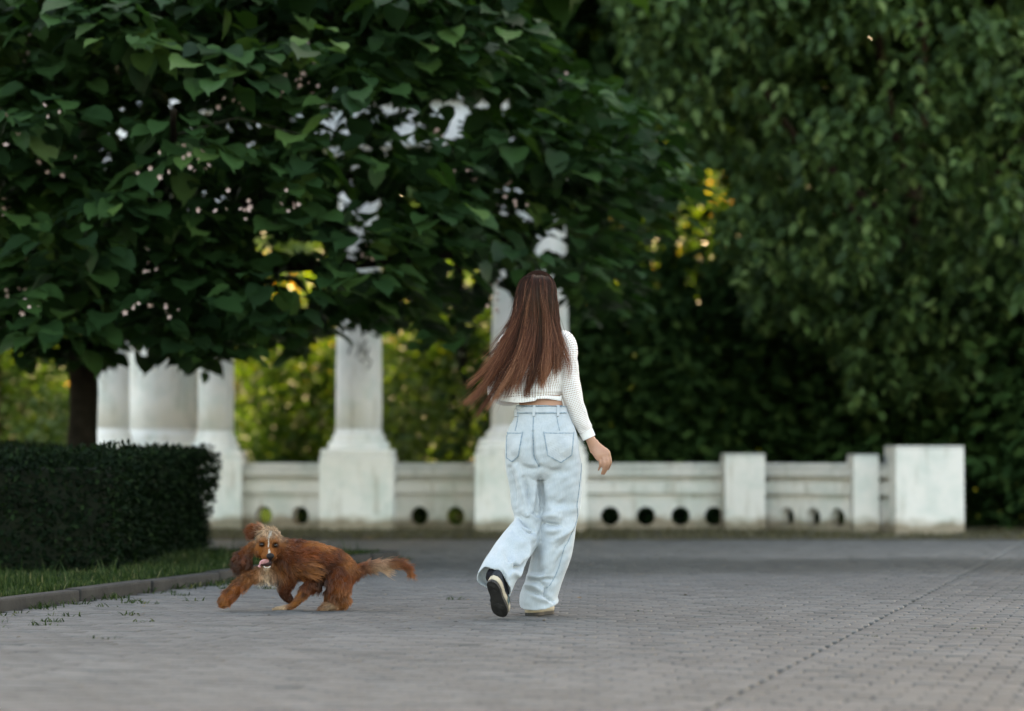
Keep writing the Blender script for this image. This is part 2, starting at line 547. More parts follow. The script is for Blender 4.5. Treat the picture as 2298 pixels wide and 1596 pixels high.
grass_mat = leaf_mat('grass_blade', [(0, (0.007, 0.019, 0.005)), (0.6, (0.018, 0.040, 0.011)), (0.93, (0.05, 0.07, 0.025)), (1, (0.16, 0.14, 0.075))], (1.5, 1.6, 0.8), 0.6, 0.3, spec=.1)
n = 36000
a_ = rng.uniform(7.5, A_END, n); b_ = KERB_B - .10 - rng.random(n) ** 1.6 * 1.5
P_ = xy(1, 0) * 0 + a_[:, None] * UA + b_[:, None] * VB
keep = (P_[:, 0] > -0.212 * P_[:, 1] - 1.0) & (P_[:, 0] > -6)
P_ = P_[keep]
P3 = np.column_stack([P_, np.full(len(P_), .043)])
hh = rng.gamma(4, .0075, len(P3)) * (1 + 0.5 * np.sin(P_[:, 0] * 5) * np.sin(P_[:, 1] * 3.1))
tall = rng.random(len(P3)) < 0.004; hh[tall] += rng.uniform(.06, .16, tall.sum())
blades('grass', P3, hh + .015, grass_mat, kind='stuff', label='short unmown grass between the dark hedge and the kerb')
# weeds against the kerb and in the joints of the paving
wp, wh = [], []
for i in range(105):
    if i < 55:
        a, b, r_, m_ = random.uniform(8, A_END), KERB_B + random.uniform(0, .09), .05, 26
    else:
        a, b, r_, m_ = random.uniform(7.5, 13.8), KERB_B + abs(random.gauss(0, .55)) + .04, .035, 10
    p = xy(round(a / LA) * LA - LA / 2 if i >= 55 else a, b)[0]
    for j in range(m_):
        wp.append((p[0] + random.gauss(0, r_), p[1] + random.gauss(0, .01 if i >= 55 else .03), -.002)); wh.append(random.uniform(.008, .03 if i >= 55 else .055))
for i in range(90):     # specks of moss in joints, farther off
    a, b = random.uniform(9, 22), random.uniform(-3, 5)
    p = xy(round(a / LA) * LA - LA / 2, b)[0]
    for j in range(4):
        wp.append((p[0] + random.gauss(0, .02), p[1], -.002)); wh.append(random.uniform(.004, .012))
blades('weeds', np.array(wp), np.array(wh), grass_mat, lean=1.6, w=.004, kind='stuff', label='small weeds growing in paving joints and along the kerb foot')
# thin grass on the verge before the wall
n = 9000
P3 = np.column_stack([rng.uniform(-7, 8, n), 22.3 + rng.random(n) ** 0.8 * 2.9, np.full(n, .003)])
dry = leaf_mat('dry_verge_grass', [(0, (0.05, 0.05, 0.022)), (1, (0.13, 0.11, 0.06))], (1.2, 1.2, .8), 0.6, 0.25)
blades('verge_grass', P3, rng.uniform(.015, .06, n), dry, lean=1.2, w=.008, kind='stuff', label='thin dry grass along the foot of the white wall')
# fallen leaves and crumbs
crumb = simple_mat('dry_leaf_litter', (0.09, 0.055, 0.03), (0.2, 0.14, 0.08), 30, 0.8)
n = 170
Pc = np.column_stack([rng.uniform(-3, 4.2, n), rng.uniform(8.5, 20, n), np.full(n, .004)])
Dc = np.column_stack([rng.normal(0, 1, (n, 2)), rng.normal(0, .1, n)]); Nc = np.column_stack([rng.normal(0, .25, (n, 2)), np.ones(n)])
scatter('leaf_litter', RHOMB, Pc, Dc, Nc, rng.uniform(.008, .03, n), crumb, kind='stuff', label='tiny dry leaf crumbs scattered over the grey paving')

# ------------------------------------------------------------------ white colonnade and pierced wall
def plaster(name, tint=(1, 1, 1)):
    m, nt, b = new_mat(name)
    geo = nd(nt, 'ShaderNodeNewGeometry').outputs['Position']
    base = ramp(nt, noise_fac(nt, 3.5, 6, geo), [(0.36, (0.74 * tint[0], 0.79 * tint[1], 0.77 * tint[2])), (0.55, (0.90 * tint[0], 0.895 * tint[1], 0.88 * tint[2]))])
    # grime streaks and splash stains rising from the ground
    mp = nd(nt, 'ShaderNodeMapping'); mp.inputs['Scale'].default_value = (7, 7, 0.9); nt.links.new(geo, mp.inputs[0])
    streak = ramp(nt, noise_fac(nt, 1.6, 5, mp.outputs[0]), [(0.30, (0.74, 0.72, 0.68)), (0.46, (1, 1, 1))])
    sx = nd(nt, 'ShaderNodeSeparateXYZ'); nt.links.new(geo, sx.inputs[0])
    ma = nd(nt, 'ShaderNodeMath', operation='MULTIPLY_ADD'); nt.links.new(noise_fac(nt, 5, 4, geo), ma.inputs[0]); ma.inputs[1].default_value = -0.18
    nt.links.new(sx.outputs[2], ma.inputs[2])
    low = ramp(nt, ma.outputs[0], [(0.0, (0.40, 0.34, 0.27)), (0.02, (0.62, 0.57, 0.50)), (0.075, (1, 1, 1))])
    c = mul(nt, mul(nt, base, streak), low)
    nt.links.new(c, b.inputs['Base Color'])
    b.inputs['Roughness'].default_value = 0.85
    b.inputs['Specular IOR Level'].default_value = 0.2
    bump(nt, b, noise_fac(nt, 22, 5, geo), 0.012, 0.5)
    return m
white = plaster('white_plaster')
greywhite = plaster('dirty_white_plaster', (0.80, 0.775, 0.745))
dirty = plaster('stained_coping', (0.66, 0.64, 0.61))

def column(name, px, D, r, ped_w, z_ped, z_top, label, ped_d=None, group='white columns of the colonnade'):
    p = at(px, 1100, D)
    t = empty(name, (p.x, D, 0), label=label, cat='column', group=group)
    w = ped_w / 2; d = (ped_d or ped_w) / 2
    g = G(); g.box(-w, w, -d, d, 0, z_ped - .07, .015); g.box(-w * .97, w * .97, -d * .97, d * .97, z_ped - .069, z_ped, .02)
    g.build('pedestal', white, t)
    g = G()
    prof = [(r * 1.30, z_ped), (r * 1.32, z_ped + .03), (r * 1.28, z_ped + .075), (r * 1.12, z_ped + .09), (r * 1.15, z_ped + .12), (r * 1.10, z_ped + .145), (r * 1.015, z_ped + .17), (r * 1.0, z_ped + .21)]
    g.lathe(prof, n=40); g.build('base', white, t, True)
    zs = z_top - .38
    prof = [(r * .995, z_ped + .211)] + [(r * (1 - .13 * (k / 8) ** 1.6), z_ped + .21 + (zs - z_ped - .21) * k / 8) for k in range(1, 9)]
    g = G(); g.lathe(prof, n=40); g.build('shaft', white, t, True)
    q = r * .87
    prof = [(q, zs + .001), (q * 1.1, zs + .03), (q * 1.1, zs + .06), (q, zs + .08), (q, zs + .18), (q * 1.25, zs + .25), (q * 1.35, zs + .29)]
    g = G(); g.lathe(prof, n=40); g.box(-q * 1.4, q * 1.4, -q * 1.4, q * 1.4, zs + .291, z_top, .01); g.build('capital', white, t, False)
    return t
ZT = 4.0
COLS = []
_c = column
def column(*a, **k): COLS.append(_c(*a, **k)); return COLS[-1]
column('column', 805, 25.4, .245, .77, .845, ZT, 'single white column on a square plastered pedestal, behind the running dog')
column('column', 1190, 25.2, .41, 1.14, .88, ZT, 'thick white column on a wide pedestal, mostly hidden behind the woman')
column('column', 250, 26.2, .19, .55, .86, ZT, 'slim white column nearest the dark tree trunk, above the clipped hedge')
column('column', 362, 27.3, .44, 1.1, .86, ZT, 'thick white column standing between two slim ones above the hedge')
column('column', 484, 25.9, .19, .62, .83, ZT, 'slim white column whose pedestal shows just beyond the right end of the hedge')
# scrawled dark paint marks high on the single column
ink = simple_mat('dark_paint_mark', (0.03, 0.032, 0.035), (0.10, 0.10, 0.10), 40, 0.7)
cx0 = at(805, 1100, 25.4).x
g = G()
for pts in ([(779, 768), (786, 764), (789, 774), (784, 786), (783, 796)], [(801, 768), (806, 778), (804, 792), (799, 800)], [(822, 764), (814, 778), (812, 790), (826, 790)], [(828, 780), (822, 800), (832, 812), (824, 828)], [(806, 806), (816, 812)]):
    S = smooth_path(pts, 6); P3_ = []
    for a, b_ in S:
        q = at(a, b_, 25.16); dx = q.x - cx0; r_ = .2385
        P3_.append(Vector((dx, -math.sqrt(max(r_ * r_ - dx * dx, 1e-4)), q.z)))
    g.tube(P3_, .0085, 6)
g.build('paint_marks', ink, COLS[0], True)
# beam over the columns
def beam(name, xa, ya, xb, yb, z0, z1, dep, label):
    t = empty(name, ((xa + xb) / 2, (ya + yb) / 2, 0), math.atan2(yb - ya, xb - xa), label=label, cat='stone beam', group='beams over the colonnade')
    L = math.hypot(xb - xa, yb - ya) / 2
    h = z1 - z0
    g = G(); g.box(-L, L, -dep / 2, dep / 2, z0, z0 + h * .45, .01); g.box(-L, L, -dep / 2 + .03, dep / 2 - .03, z0 + h * .451, z0 + h * .74, .01); g.build('architrave', white, t)
    g = G(); g.box(-L - .05, L + .05, -dep / 2 - .08, dep / 2 + .08, z0 + h * .741, z1, .02); g.build('cornice', white, t)
xa = at(805, 300, 25.4).x; xb = at(1190, 300, 25.2).x; xc = at(362, 300, 26.6).x
beam('stone_beam', xa - .6, 25.42, xb - .12, 25.25, 4.001, 4.64, .62, 'long white stone beam over the columns, showing through the leaves above the woman')
beam('stone_beam', xc - .8, 26.9, xa - .66, 25.5, 4.001, 4.6, .6, 'white stone beam over the left columns, nearly hidden by leaves')

def pierced_wall(pA, pB, holes, label, zt=.70, th=.15):
    if len(holes) == 3: th = .13
    """pA,pB ground ends (x,y) ; holes as distances from pA"""
    L = math.hypot(pB[0] - pA[0], pB[1] - pA[1]); an = math.atan2(pB[1] - pA[1], pB[0] - pA[0])
    t = empty('low_wall', (pA[0], pA[1], 0), an, label=label, cat='wall', group='pierced garden wall sections')
    h0, hc, r = .325, .145, .099
    V, F = [], []
    NS = 24
    def quad(*q):
        b = len(V); V.extend(q); F.append(tuple(range(b, b + len(q))))
    edges = [0.0]
    for k, x in enumerate(holes):
        lo = max(edges[-1], x - .14 if k == 0 else (holes[k - 1] + x) / 2)
        edges.append(lo); hi = x + .14 if k == len(holes) - 1 else (holes[k + 1] + x) / 2
        hi = min(hi, L)
        # cell lo..hi with a round hole
        for y_, flip in ((0, False), (th, True)):
            ring = [(x + r * math.cos(2 * math.pi * i / NS), y_, hc + r * math.sin(2 * math.pi * i / NS)) for i in range(NS)]
            outer = []
            for i in range(NS):
                c, s = math.cos(2 * math.pi * i / NS), math.sin(2 * math.pi * i / NS)
                tx = ((hi - x) / c) if c > 1e-6 else ((lo - x) / c if c < -1e-6 else 1e9)
                tz = ((h0 - hc) / s) if s > 1e-6 else ((0 - hc) / s if s < -1e-6 else 1e9)
                tt = min(tx, tz); outer.append((x + c * tt, y_, hc + s * tt))
            for i in range(NS):
                j = (i + 1) % NS
                q = [ring[i], outer[i], outer[j], ring[j]]
                # corner filler
                (x0, _, z0), (x1, _, z1) = outer[i], outer[j]
                if abs(x0 - x1) > 1e-6 and abs(z0 - z1) > 1e-6:
                    cx = x0 if (abs(x0 - lo) < 1e-6 or abs(x0 - hi) < 1e-6) else x1
                    cz = z0 if (abs(z0) < 1e-6 or abs(z0 - h0) < 1e-6) else z1
                    q = [ring[i], outer[i], (cx, y_, cz), outer[j], ring[j]]
                quad(*(q if not flip else q[::-1]))
        for i in range(NS):
            a1, a2 = 2 * math.pi * i / NS, 2 * math.pi * (i + 1) / NS
            p1 = (x + r * math.cos(a1), 0, hc + r * math.sin(a1)); p2 = (x + r * math.cos(a2), 0, hc + r * math.sin(a2))
            quad(p1, p2, (p2[0], th, p2[2]), (p1[0], th, p1[2]))
        # plain strip before this cell
        if lo > edges[-2] + 1e-6 and k == 0:
            e0 = edges[-2]
            quad((e0, 0, 0), (lo, 0, 0), (lo, 0, h0), (e0, 0, h0)); quad((lo, th, 0), (e0, th, 0), (e0, th, h0), (lo, th, h0))
        edges.append(hi)
    e0 = edges[-1]
    if e0 < L: quad((e0, 0, 0), (L, 0, 0), (L, 0, h0), (e0, 0, h0)); quad((L, th, 0), (e0, th, 0), (e0, th, h0), (L, th, h0))
    quad((0, th, 0), (0, 0, 0), (0, 0, h0), (0, th, h0)); quad((L, 0, 0), (L, th, 0), (L, th, h0), (L, 0, h0)); quad((0, 0, h0), (L, 0, h0), (L, th, h0), (0, th, h0))
    link_mesh('pierced_panel', mesh_py('pierced_panel', V, F), greywhite, t, False)
    g = G(); g.box(0.001, L - .001, .045, th - .045, h0 + .001, .375, .004); g.box(0, L, -.02, th + .02, .376, .51, .014); g.build('rail', greywhite, t)
    g = G(); g.box(0.001, L - .001, .05, th - .05, .511, .555, .004); g.build('recess', greywhite, t)
    g = G(); g.box(0, L, -.055, th + .035, .556, zt - .05, .014); g.box(.0, L, .0, th, zt - .049, zt, .014); g.build('coping', dirty, t)
    return t
def gx(px, D): return at(px, 1150, D).x
def wall_px(p0, D0, p1, D1, hp, label):
    A = (gx(p0, D0), D0); B = (gx(p1, D1), D1)
    L = math.hypot(B[0] - A[0], B[1] - A[1])
    hs = []
    for h in hp:
        u = (h - 1149) / FPX
        # intersection of view line x=u*y with the wall line
        dx, dy = (B[0] - A[0]) / L, (B[1] - A[1]) / L
        s_ = (u * A[1] - A[0]) / (dx - u * dy); hs.append(s_)
    return pierced_wall(A, B, hs, label)
wall_px(250, 26.2, 455, 25.9, [300, 380], 'low white pierced wall behind the hedge, between the left pedestals')
wall_px(522, 25.75, 724, 25.45, [592, 674], 'low pierced wall with two round holes, right of the hedge and behind the dog')
wall_px(888, 25.45, 1065, 25.35, [941, 1022], 'low pierced wall with two round holes between the single column and the woman')
wall_px(1300, 25.35, 1632, 25.3, [1369, 1449, 1527, 1602], 'long pierced wall with four round holes, beside the woman\'s hand')
wall_px(1712, 25.3, 1922, 24.35, [1765, 1823, 1878], 'short slanting pierced wall with three narrow-looking holes between two piers')
wall_px(1970, 24.3, 2016, 24.1, [], 'stub of low wall squeezed between the narrow pier and the big end block')
def pier(px0, px1, D, dep, zt, label):
    t = empty('pier', ((gx(px0, D) + gx(px1, D)) / 2, D, 0), 0, label=label, cat='pier', group='plain piers of the wall')
    w = (gx(px1, D) - gx(px0, D)) / 2
    g = G(); g.box(-w, w, 0, dep, 0, zt - .03, .012); g.build('block', greywhite, t)
    g = G(); g.box(-w * 1.0, w * 1.0, 0.0, dep, zt - .029, zt, .012); g.build('cap', dirty, t)
pier(1627, 1718, 25.0, .55, .80, 'square white pier between the four-hole wall and the three-hole wall')
pier(1916, 1974, 24.15, .5, .79, 'narrow white pier right of the three-hole wall')
pier(2010, 2165, 23.75, .72, .875, 'big square white end block at the right end of the wall')

# ------------------------------------------------------------------ vegetation
bark = simple_mat('dark_bark', (0.008, 0.007, 0.005), (0.022, 0.018, 0.014), 12, 1.0, 0.02, 30, 0.05)
bark2 = simple_mat('red_brown_bark', (0.022, 0.014, 0.010), (0.05, 0.032, 0.022), 10, 1.0, 0.02, 30, 0.05)
CAT_STOPS = [(0, (0.009, 0.028, 0.011)), (0.45, (0.017, 0.052, 0.017)), (0.8, (0.036, 0.090, 0.028)), (1, (0.078, 0.150, 0.042))]
cat_m = leaf_mat('catalpa_leaf', CAT_STOPS, (1.5, 1.7, 0.6), 0.5, 0.25, spec=.2)
cat_o = leaf_mat('catalpa_leaf_single', CAT_STOPS, (1.5, 1.7, 0.6), 0.5, 0.25, True, spec=.2)
DRP_STOPS = [(0, (0.014, 0.034, 0.010)), (0.45, (0.032, 0.068, 0.019)), (0.8, (0.070, 0.122, 0.036)), (1, (0.130, 0.190, 0.066))]
drp_m = leaf_mat('grey_green_leaf', DRP_STOPS, (1.4, 1.5, 0.7), 0.55, 0.25, spec=.18)
drp_o = leaf_mat('grey_green_leaf_single', DRP_STOPS, (1.4, 1.5, 0.7), 0.55, 0.25, True, spec=.18)
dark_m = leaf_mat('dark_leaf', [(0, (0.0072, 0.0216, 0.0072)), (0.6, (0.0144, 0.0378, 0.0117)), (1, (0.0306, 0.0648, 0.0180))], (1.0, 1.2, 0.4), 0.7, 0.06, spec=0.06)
sun_m = leaf_mat('sunny_leaf', [(0, (0.010, 0.026, 0.006)), (0.42, (0.018, 0.042, 0.008)), (0.58, (0.035, 0.075, 0.010)), (0.72, (0.11, 0.17, 0.018)), (0.96, (0.19, 0.225, 0.026)), (1, (0.36, 0.18, 0.03))], (2.0, 2.0, 0.9), 0.5, 0.55)  # sunlit and shaded clumps are put into the leaf colours
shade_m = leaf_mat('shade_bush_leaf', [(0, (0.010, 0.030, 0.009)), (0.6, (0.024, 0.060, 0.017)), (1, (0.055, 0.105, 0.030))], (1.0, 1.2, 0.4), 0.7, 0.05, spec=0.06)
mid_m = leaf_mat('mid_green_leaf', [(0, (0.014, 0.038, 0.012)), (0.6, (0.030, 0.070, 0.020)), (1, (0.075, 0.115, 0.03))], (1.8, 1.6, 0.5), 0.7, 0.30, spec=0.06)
far_m = leaf_mat('far_leaf', [(0, (0.03, 0.06, 0.018)), (1, (0.07, 0.11, 0.03))], (1.6, 1.7, 0.6), 0.6, 0.3)

PIN = [(1600, 415, 30, 36), (1645, 290, 12, 12), (1560, 480, 14, 24), (1540, 365, 16, 20), (1590, 612, 9, 14), (1410, 866, 13, 13), (1822, 892, 9, 12), (2004, 284, 7, 12), (1905, 745, 8, 8), (1480, 960, 9, 9), (1700, 1000, 9, 8), (1340, 430, 10, 10), (1620, 875, 8, 8), (1960, 820, 7, 9), (885, 115, 12, 12), (1150, 20, 12, 9)]
def pin(P):
    px, py, f = proj(P)
    k = np.ones(len(px), bool)
    for cx, cy, rx, ry in PIN: k &= ((px - cx) / rx) ** 2 + ((py - cy) / ry) ** 2 > 1
    return k
def interp(poly, x):
    xs, ys = zip(*poly); return np.interp(x, xs, ys)

# --- catalpa on the left: broad crown of big heart-shaped leaves
CX, CY = at(180, 900, 20.6).x, 20.6
cat_t = empty('catalpa_tree', (CX, CY, 0), label='spreading catalpa tree with large heart-shaped leaves and pale blossom, behind the hedge', cat='tree')
bpy.context.view_layer.update()
def limb(pts, r0, r1, parent, mat, name='branch', sub=5, n=10, loc=None):
    S = smooth_path(pts, sub)
    rr = np.linspace(r0, r1, len(S)) * (1 + 0.05 * np.sin(np.arange(len(S)) * 1.3))
    g = G(); g.tube([Vector(p) - (loc or Vector((0, 0, 0))) for p in S], rr, n)
    return g.build(name, mat, parent, True)
O = Vector((CX, CY, 0))
limb([(CX - .02, CY, -.1), (CX, CY, .5), (CX + .03, CY, 1.3), (CX - .02, CY, 2.0), (CX - .1, CY + .05, 2.8), (CX, CY, 4.2), (CX, CY + .1, 5.4)], .155, .05, cat_t, bark, 'trunk', loc=O)
tips = []
for pts in ([(CX, CY, 1.95), (CX + 1.0, CY - .3, 2.30), (CX + 2.2, CY - .5, 2.36), (CX + 3.2, CY - .5, 2.45), (CX + 4.2, CY - .4, 2.75)],
            [(CX, CY, 2.1), (CX + .7, CY - 1.5, 2.6), (CX + 1.2, CY - 3.2, 2.9), (CX + 1.4, CY - 4.4, 3.1)],
            [(CX, CY, 2.0), (CX - .9, CY - 1.6, 2.4), (CX - 1.1, CY - 3.4, 2.6)],
            [(CX, CY, 2.4), (CX + 1.8, CY + 1.0, 3.2), (CX + 3.6, CY + 1.8, 3.6)],
            [(CX, CY, 2.9), (CX + 1.4, CY - 1.2, 3.9), (CX + 2.9, CY - 2.2, 4.4)],
            [(CX, CY, 2.8), (CX - 1.6, CY + .6, 3.6), (CX - 3.2, CY + .8, 4.0)],
            [(CX, CY, 3.6), (CX + .4, CY + 1.2, 4.6), (CX + .8, CY + 2.0, 5.0)],
            [(CX, CY, 3.4), (CX + .2, CY - 1.8, 4.5), (CX + .5, CY - 3.0, 5.1)]):
    limb(pts, .065, .02, cat_t, bark, loc=O)
    tips += [Vector(p) for p in smooth_path(pts, 4)[3:]]
# lower outline of the crown in the picture, and thin places in it
LOW = [(-400, 860), (0, 735), (60, 800), (110, 770), (160, 830), (215, 810), (255, 770), (300, 740), (335, 815), (360, 775), (400, 790), (455, 858), (485, 790), (520, 765), (560, 820), (600, 770), (640, 835), (670, 790), (720, 735), (760, 720), (800, 690), (850, 745), (900, 700), (960, 765), (1000, 720), (1040, 760), (1080, 700),
       (1160, 640), (1230, 625), (1300, 720), (1350, 690), (1390, 790), (1440, 670), (1480, 640), (1520, 630), (1580, 560), (1700, 500)]
RGT = [(-200, 1130), (0, 1160), (120, 1230), (210, 1390), (300, 1500), (420, 1565), (520, 1575), (600, 1540), (700, 1450)]
THIN = [(1038, 230, 42, 18, .07), (1111, 228, 30, 18, .07), (880, 239, 20, 15, .07), (916, 251, 14, 9, .07), (973, 259, 22, 12, .07), (1022, 279, 20, 12, .07), (924, 291, 34, 11, .07), (916, 320, 46, 11, .07), (1013, 299, 24, 10, .07), (783, 299, 38, 11, .07),
        (762, 259, 14, 9, .07), (831, 336, 30, 17, .07), (799, 376, 14, 17, .07), (742, 336, 15, 11, .07), (827, 243, 15, 9, .07), (734, 267, 18, 10, .07), (768, 348, 14, 11, .07), (766, 453, 12, 13, .07), (835, 465, 18, 16, .07), (823, 506, 32, 14, .07), (789, 556, 14, 13, .07),
        (831, 534, 13, 11, .07), (831, 611, 26, 15, .07), (1111, 437, 14, 9, .07), (1151, 427, 22, 9, .07), (1121, 463, 10, 8, .07), (1151, 477, 17, 8, .07), (1212, 542, 24, 18, .07), (1269, 542, 13, 26, .07), (1228, 562, 30, 10, .07), (1119, 623, 12, 10, .07), (1117, 652, 13, 11, .07),
        (1119, 678, 15, 10, .07), (603, 553, 32, 20, .07), (652, 553, 24, 15, .07), (711, 558, 20, 16, .07), (589, 441, 13, 11, .07), (562, 472, 11, 13, .07), (654, 459, 10, 13, .07), (630, 648, 44, 10, .07), (684, 639, 16, 13, .07), (634, 679, 16, 13, .07), (679, 679, 12, 12, .07),
        (666, 603, 20, 12, .07), (630, 94, 10, 12, .07), (724, 94, 24, 16, .07), (792, 117, 18, 18, .07), (738, 166, 16, 13, .07), (905, 440, 26, 16, .07), (925, 470, 18, 12, .07), (1005, 600, 14, 20, .07), (985, 590, 12, 12, .07), (1050, 640, 12, 18, .07), (880, 340, 12, 12, .07), (925, 300, 240, 90, .55), (640, 600, 110, 100, .6), (805, 500, 45, 130, .55)]
def keep_mask(P, noise_amp=18, C=None):
    px, py, f = proj(P)
    low = interp(LOW, px)
    k = (py < low - 8 + rng.normal(0, noise_amp, len(px))) & (px < interp(RGT, py) + rng.normal(0, 28, len(px)))
    p = np.ones(len(px))
    if C is not None: px, py, f = proj(C)
    for cx, cy, rx, ry, q in THIN:
        if q < .1: rx, ry = rx + (7 if cy < 380 else 13), ry + (4 if cy < 380 else 9)
        d = ((px - cx) / rx) ** 2 + ((py - cy) / ry) ** 2
        p = np.where(d < 1.0, np.minimum(p, q), p)
    return k & (rng.random(len(px)) < p) & pin(P)
def crown_points(n, c, r, zmin, shell=0.0):
    out = []
    while len(out) < n:
        q = rng.uniform(-1, 1, (n * 2, 3)); d = np.linalg.norm(q, axis=1)
        q = q[(d < 1) & (d > shell)]
        p = q * r + c; p = p[p[:, 2] > zmin]
        out = list(out) + list(p)
    return np.array(out[:n])
def sprays(C, centre, k, rad, flat, droop, size, sjit=.3):
    """leaves around each spray centre, pointing out from it and drooping"""
    n = len(C)
    az = rng.random((n, k)) * 2 * math.pi
    rr = np.sqrt(rng.random((n, k))) * rad
    off = np.stack([np.cos(az) * rr, np.sin(az) * rr, rng.normal(0, flat, (n, k)) - rr * .25], 2)
    out = C - centre; out[:, 2] = 0; out /= np.maximum(np.linalg.norm(out, axis=1, keepdims=True), .01)
    D = np.stack([np.cos(az), np.sin(az), np.zeros_like(az)], 2) + out[:, None] * .5 + rng.normal(0, .25, (n, k, 3))
    D[..., 2] = -np.abs(rng.normal(droop * (.4 + 1.2 * rng.random((n, 1))), .25, (n, k)))
    N = np.stack([out[:, None, 0] * .16 + rng.normal(0, .24, (n, k)), out[:, None, 1] * .16 + rng.normal(0, .24, (n, k)), np.ones((n, k))], 2)
    S = size * (1 + rng.normal(0, sjit, (n, k)).clip(-.55, .6))
    # brightness class follows the spray
    rnd = np.clip(rng.normal(.38, .26, (n, 1)) + rng.normal(0, .14, (n, k)), 0, 1)
    return (C[:, None] + off).reshape(-1, 3), D.reshape(-1, 3), N.reshape(-1, 3), S.ravel(), rnd.ravel()
ctr = np.array((CX, CY, 4.0))
C1 = crown_points(4300, ctr, np.array((5.3, 4.6, 3.6)), 1.6, .35)
C1 = C1[C1[:, 1] < 23.2]
P, D, N, S, rn = sprays(C1, ctr, 13, .34, .055, .22, .190)
px, py, f = proj(P)
km = keep_mask(P, 18, P + D / np.linalg.norm(D, axis=1, keepdims=True) * S[:, None] * .5)
vis_zone = (px > -250) & (px < 1750) & (py > -120)
km &= vis_zone
P, D, N, S, rn = P[km], D[km], N[km], S[km], rn[km]
ON = np.array(O)
mask = leaf_objects('leaf', HEART, P, D, N, S, cat_o, cat_t, O)
scatter('foliage', HEART, P[mask] - ON, D[mask], N[mask], S[mask], cat_m, cat_t, rn[mask], kind='stuff')
# twigs into the nearer sprays
vis_c = keep_mask(C1, 5)
g = G()
nt_ = 0
for c in C1[vis_c][:260]:
    b = min(tips, key=lambda q: (q - Vector(c)).length)
    if .2 < (b - Vector(c)).length < .9:
        m_ = (b + Vector(c)) / 2 + Vector((0, 0, .12)); g.tube([b - O, m_ - O, Vector(c) - O], [.009, .006, .003], 5, False)
g.build('twigs', simple_mat('dark_twig', (0.012, 0.014, 0.008), (0.025, 0.026, 0.015), 20, .9), cat_t, True, kind='stuff')
# upper crown above the picture
C2 = crown_points(420, np.array((CX, CY - .6, 4.9)), np.array((4.9, 3.0, 1.1)), 4.6)
P, D, N, S, rn = sprays(C2, ctr, 7, .45, .12, .4, .38)
_, py, _ = proj(P)
k = (py < -60)
scatter('upper_foliage', HEART, P[k] - ON, D[k], N[k], S[k], cat_m, cat_t, rn[k], kind='stuff')
# blossom panicles
flo = simple_mat('catalpa_blossom', (0.30, 0.20, 0.18), (0.46, 0.34, 0.31), 60, 0.6)
th = np.linspace(0, 2 * math.pi, 6)[:-1]
BV = np.array([(0, 0, -.3)] + [(math.cos(a) * (1 if i % 2 == 0 else .9), math.sin(a), .25) for i, a in enumerate(th)] + [(.55 * math.cos(a + .63), .55 * math.sin(a + .63), .05) for a in th])
BF = []
for i in range(5):
    BF += [(0, 6 + (i - 1) % 5, 1 + i), (0, 1 + i, 6 + i)]
BLO = (BV, np.array(BF))
spots = [(590, 40), (70, 80), (60, 120), (205, 60), (30, 290), (120, 95), (410, 345), (470, 385), (380, 378), (440, 375), (345, 385), (410, 400), (110, 385), (125, 370), (45, 370), (560, 470), (655, 460), (10, 460), (40, 490), (25, 655), (50, 690), (15, 680),
         (620, 185), (650, 180), (690, 190), (520, 225), (430, 245), (350, 240), (270, 290), (105, 265), (95, 300), (480, 455), (540, 440), (330, 590), (720, 260), (745, 330), (760, 380), (1265, 130), (1270, 180), (1050, 400), (1060, 430), (1190, 430), (1150, 430), (1210, 490), (1240, 470), (985, 300),
         (1115, 620), (1110, 655), (1120, 680), (310, 690), (370, 700), (390, 720), (330, 715), (820, 560), (800, 590), (835, 620), (790, 540), (810, 460), (830, 500), (770, 470), (1000, 480), (690, 120), (1090, 120), (880, 180), (1130, 290), (1040, 385), (1080, 380)]
bp = []
random.shuffle(spots)
for sx_, sy_ in spots[:34]:
    # nearest spray along that line of sight
    pc = np.array(at(sx_, sy_, random.uniform(15.6, 18.0) if sx_ < 700 else random.uniform(17, 21)))
    m_ = random.randint(3, 7)
    q = pc + rng.normal(0, 1, (m_, 3)) * np.array((.055, .06, .055))
    bp.append(q)
bp = np.vstack(bp)
n = len(bp)
scatter('blossoms', BLO, bp - ON, np.column_stack([rng.normal(0, 1, (n, 2)), rng.normal(0, .3, n)]), np.column_stack([rng.normal(0, .5, n), -np.ones(n) + rng.normal(0, .4, n), rng.normal(.2, .4, n)]), rng.uniform(.014, .026, n), flo, cat_t, kind='stuff')

# --- drooping small-leaved tree on the right
DX, DY = 4.6, 27.6
O2 = Vector((DX, DY, 0)); O2N = np.array(O2)
drp_t = empty('mulberry_tree', (DX, DY, 0), label='grey-green tree with drooping leafy twigs on the right, above the big square end block', cat='tree')
limb([(DX, DY, -.1), (DX + .05, DY, 1.4), (DX - .05, DY, 3.0), (DX + .1, DY, 5), (DX, DY, 8)], .17, .05, drp_t, bark2, 'trunk', loc=O2)
for pts in ([(DX, DY, 2.6), (DX - .9, DY - .8, 3.6), (DX - 1.8, DY - 1.6, 4.6), (DX - 2.3, DY - 2, 5.6)], [(DX, DY, 3), (DX + 1, DY - 1, 4.2), (DX + 1.8, DY - 2, 5.4)],
            [(DX, DY, 3.4), (DX - .6, DY - 1.6, 5.0), (DX - .9, DY - 2.8, 6.0)], [(DX, DY, 3.2), (DX - 1.2, DY + .6, 4.4), (DX - 2.8, DY + .4, 5.4)]):
    limb(pts, .07, .02, drp_t, bark2, loc=O2)
LOWR = [(1340, -100), (1400, 120), (1470, 260), (1530, 340), (1600, 480), (1650, 600), (1700, 745), (1760, 720), (1830, 770), (1880, 800), (1915, 930), (1990, 1000), (2060, 950), (2110, 1010), (2160, 980), (2200, 880), (2320, 900)]
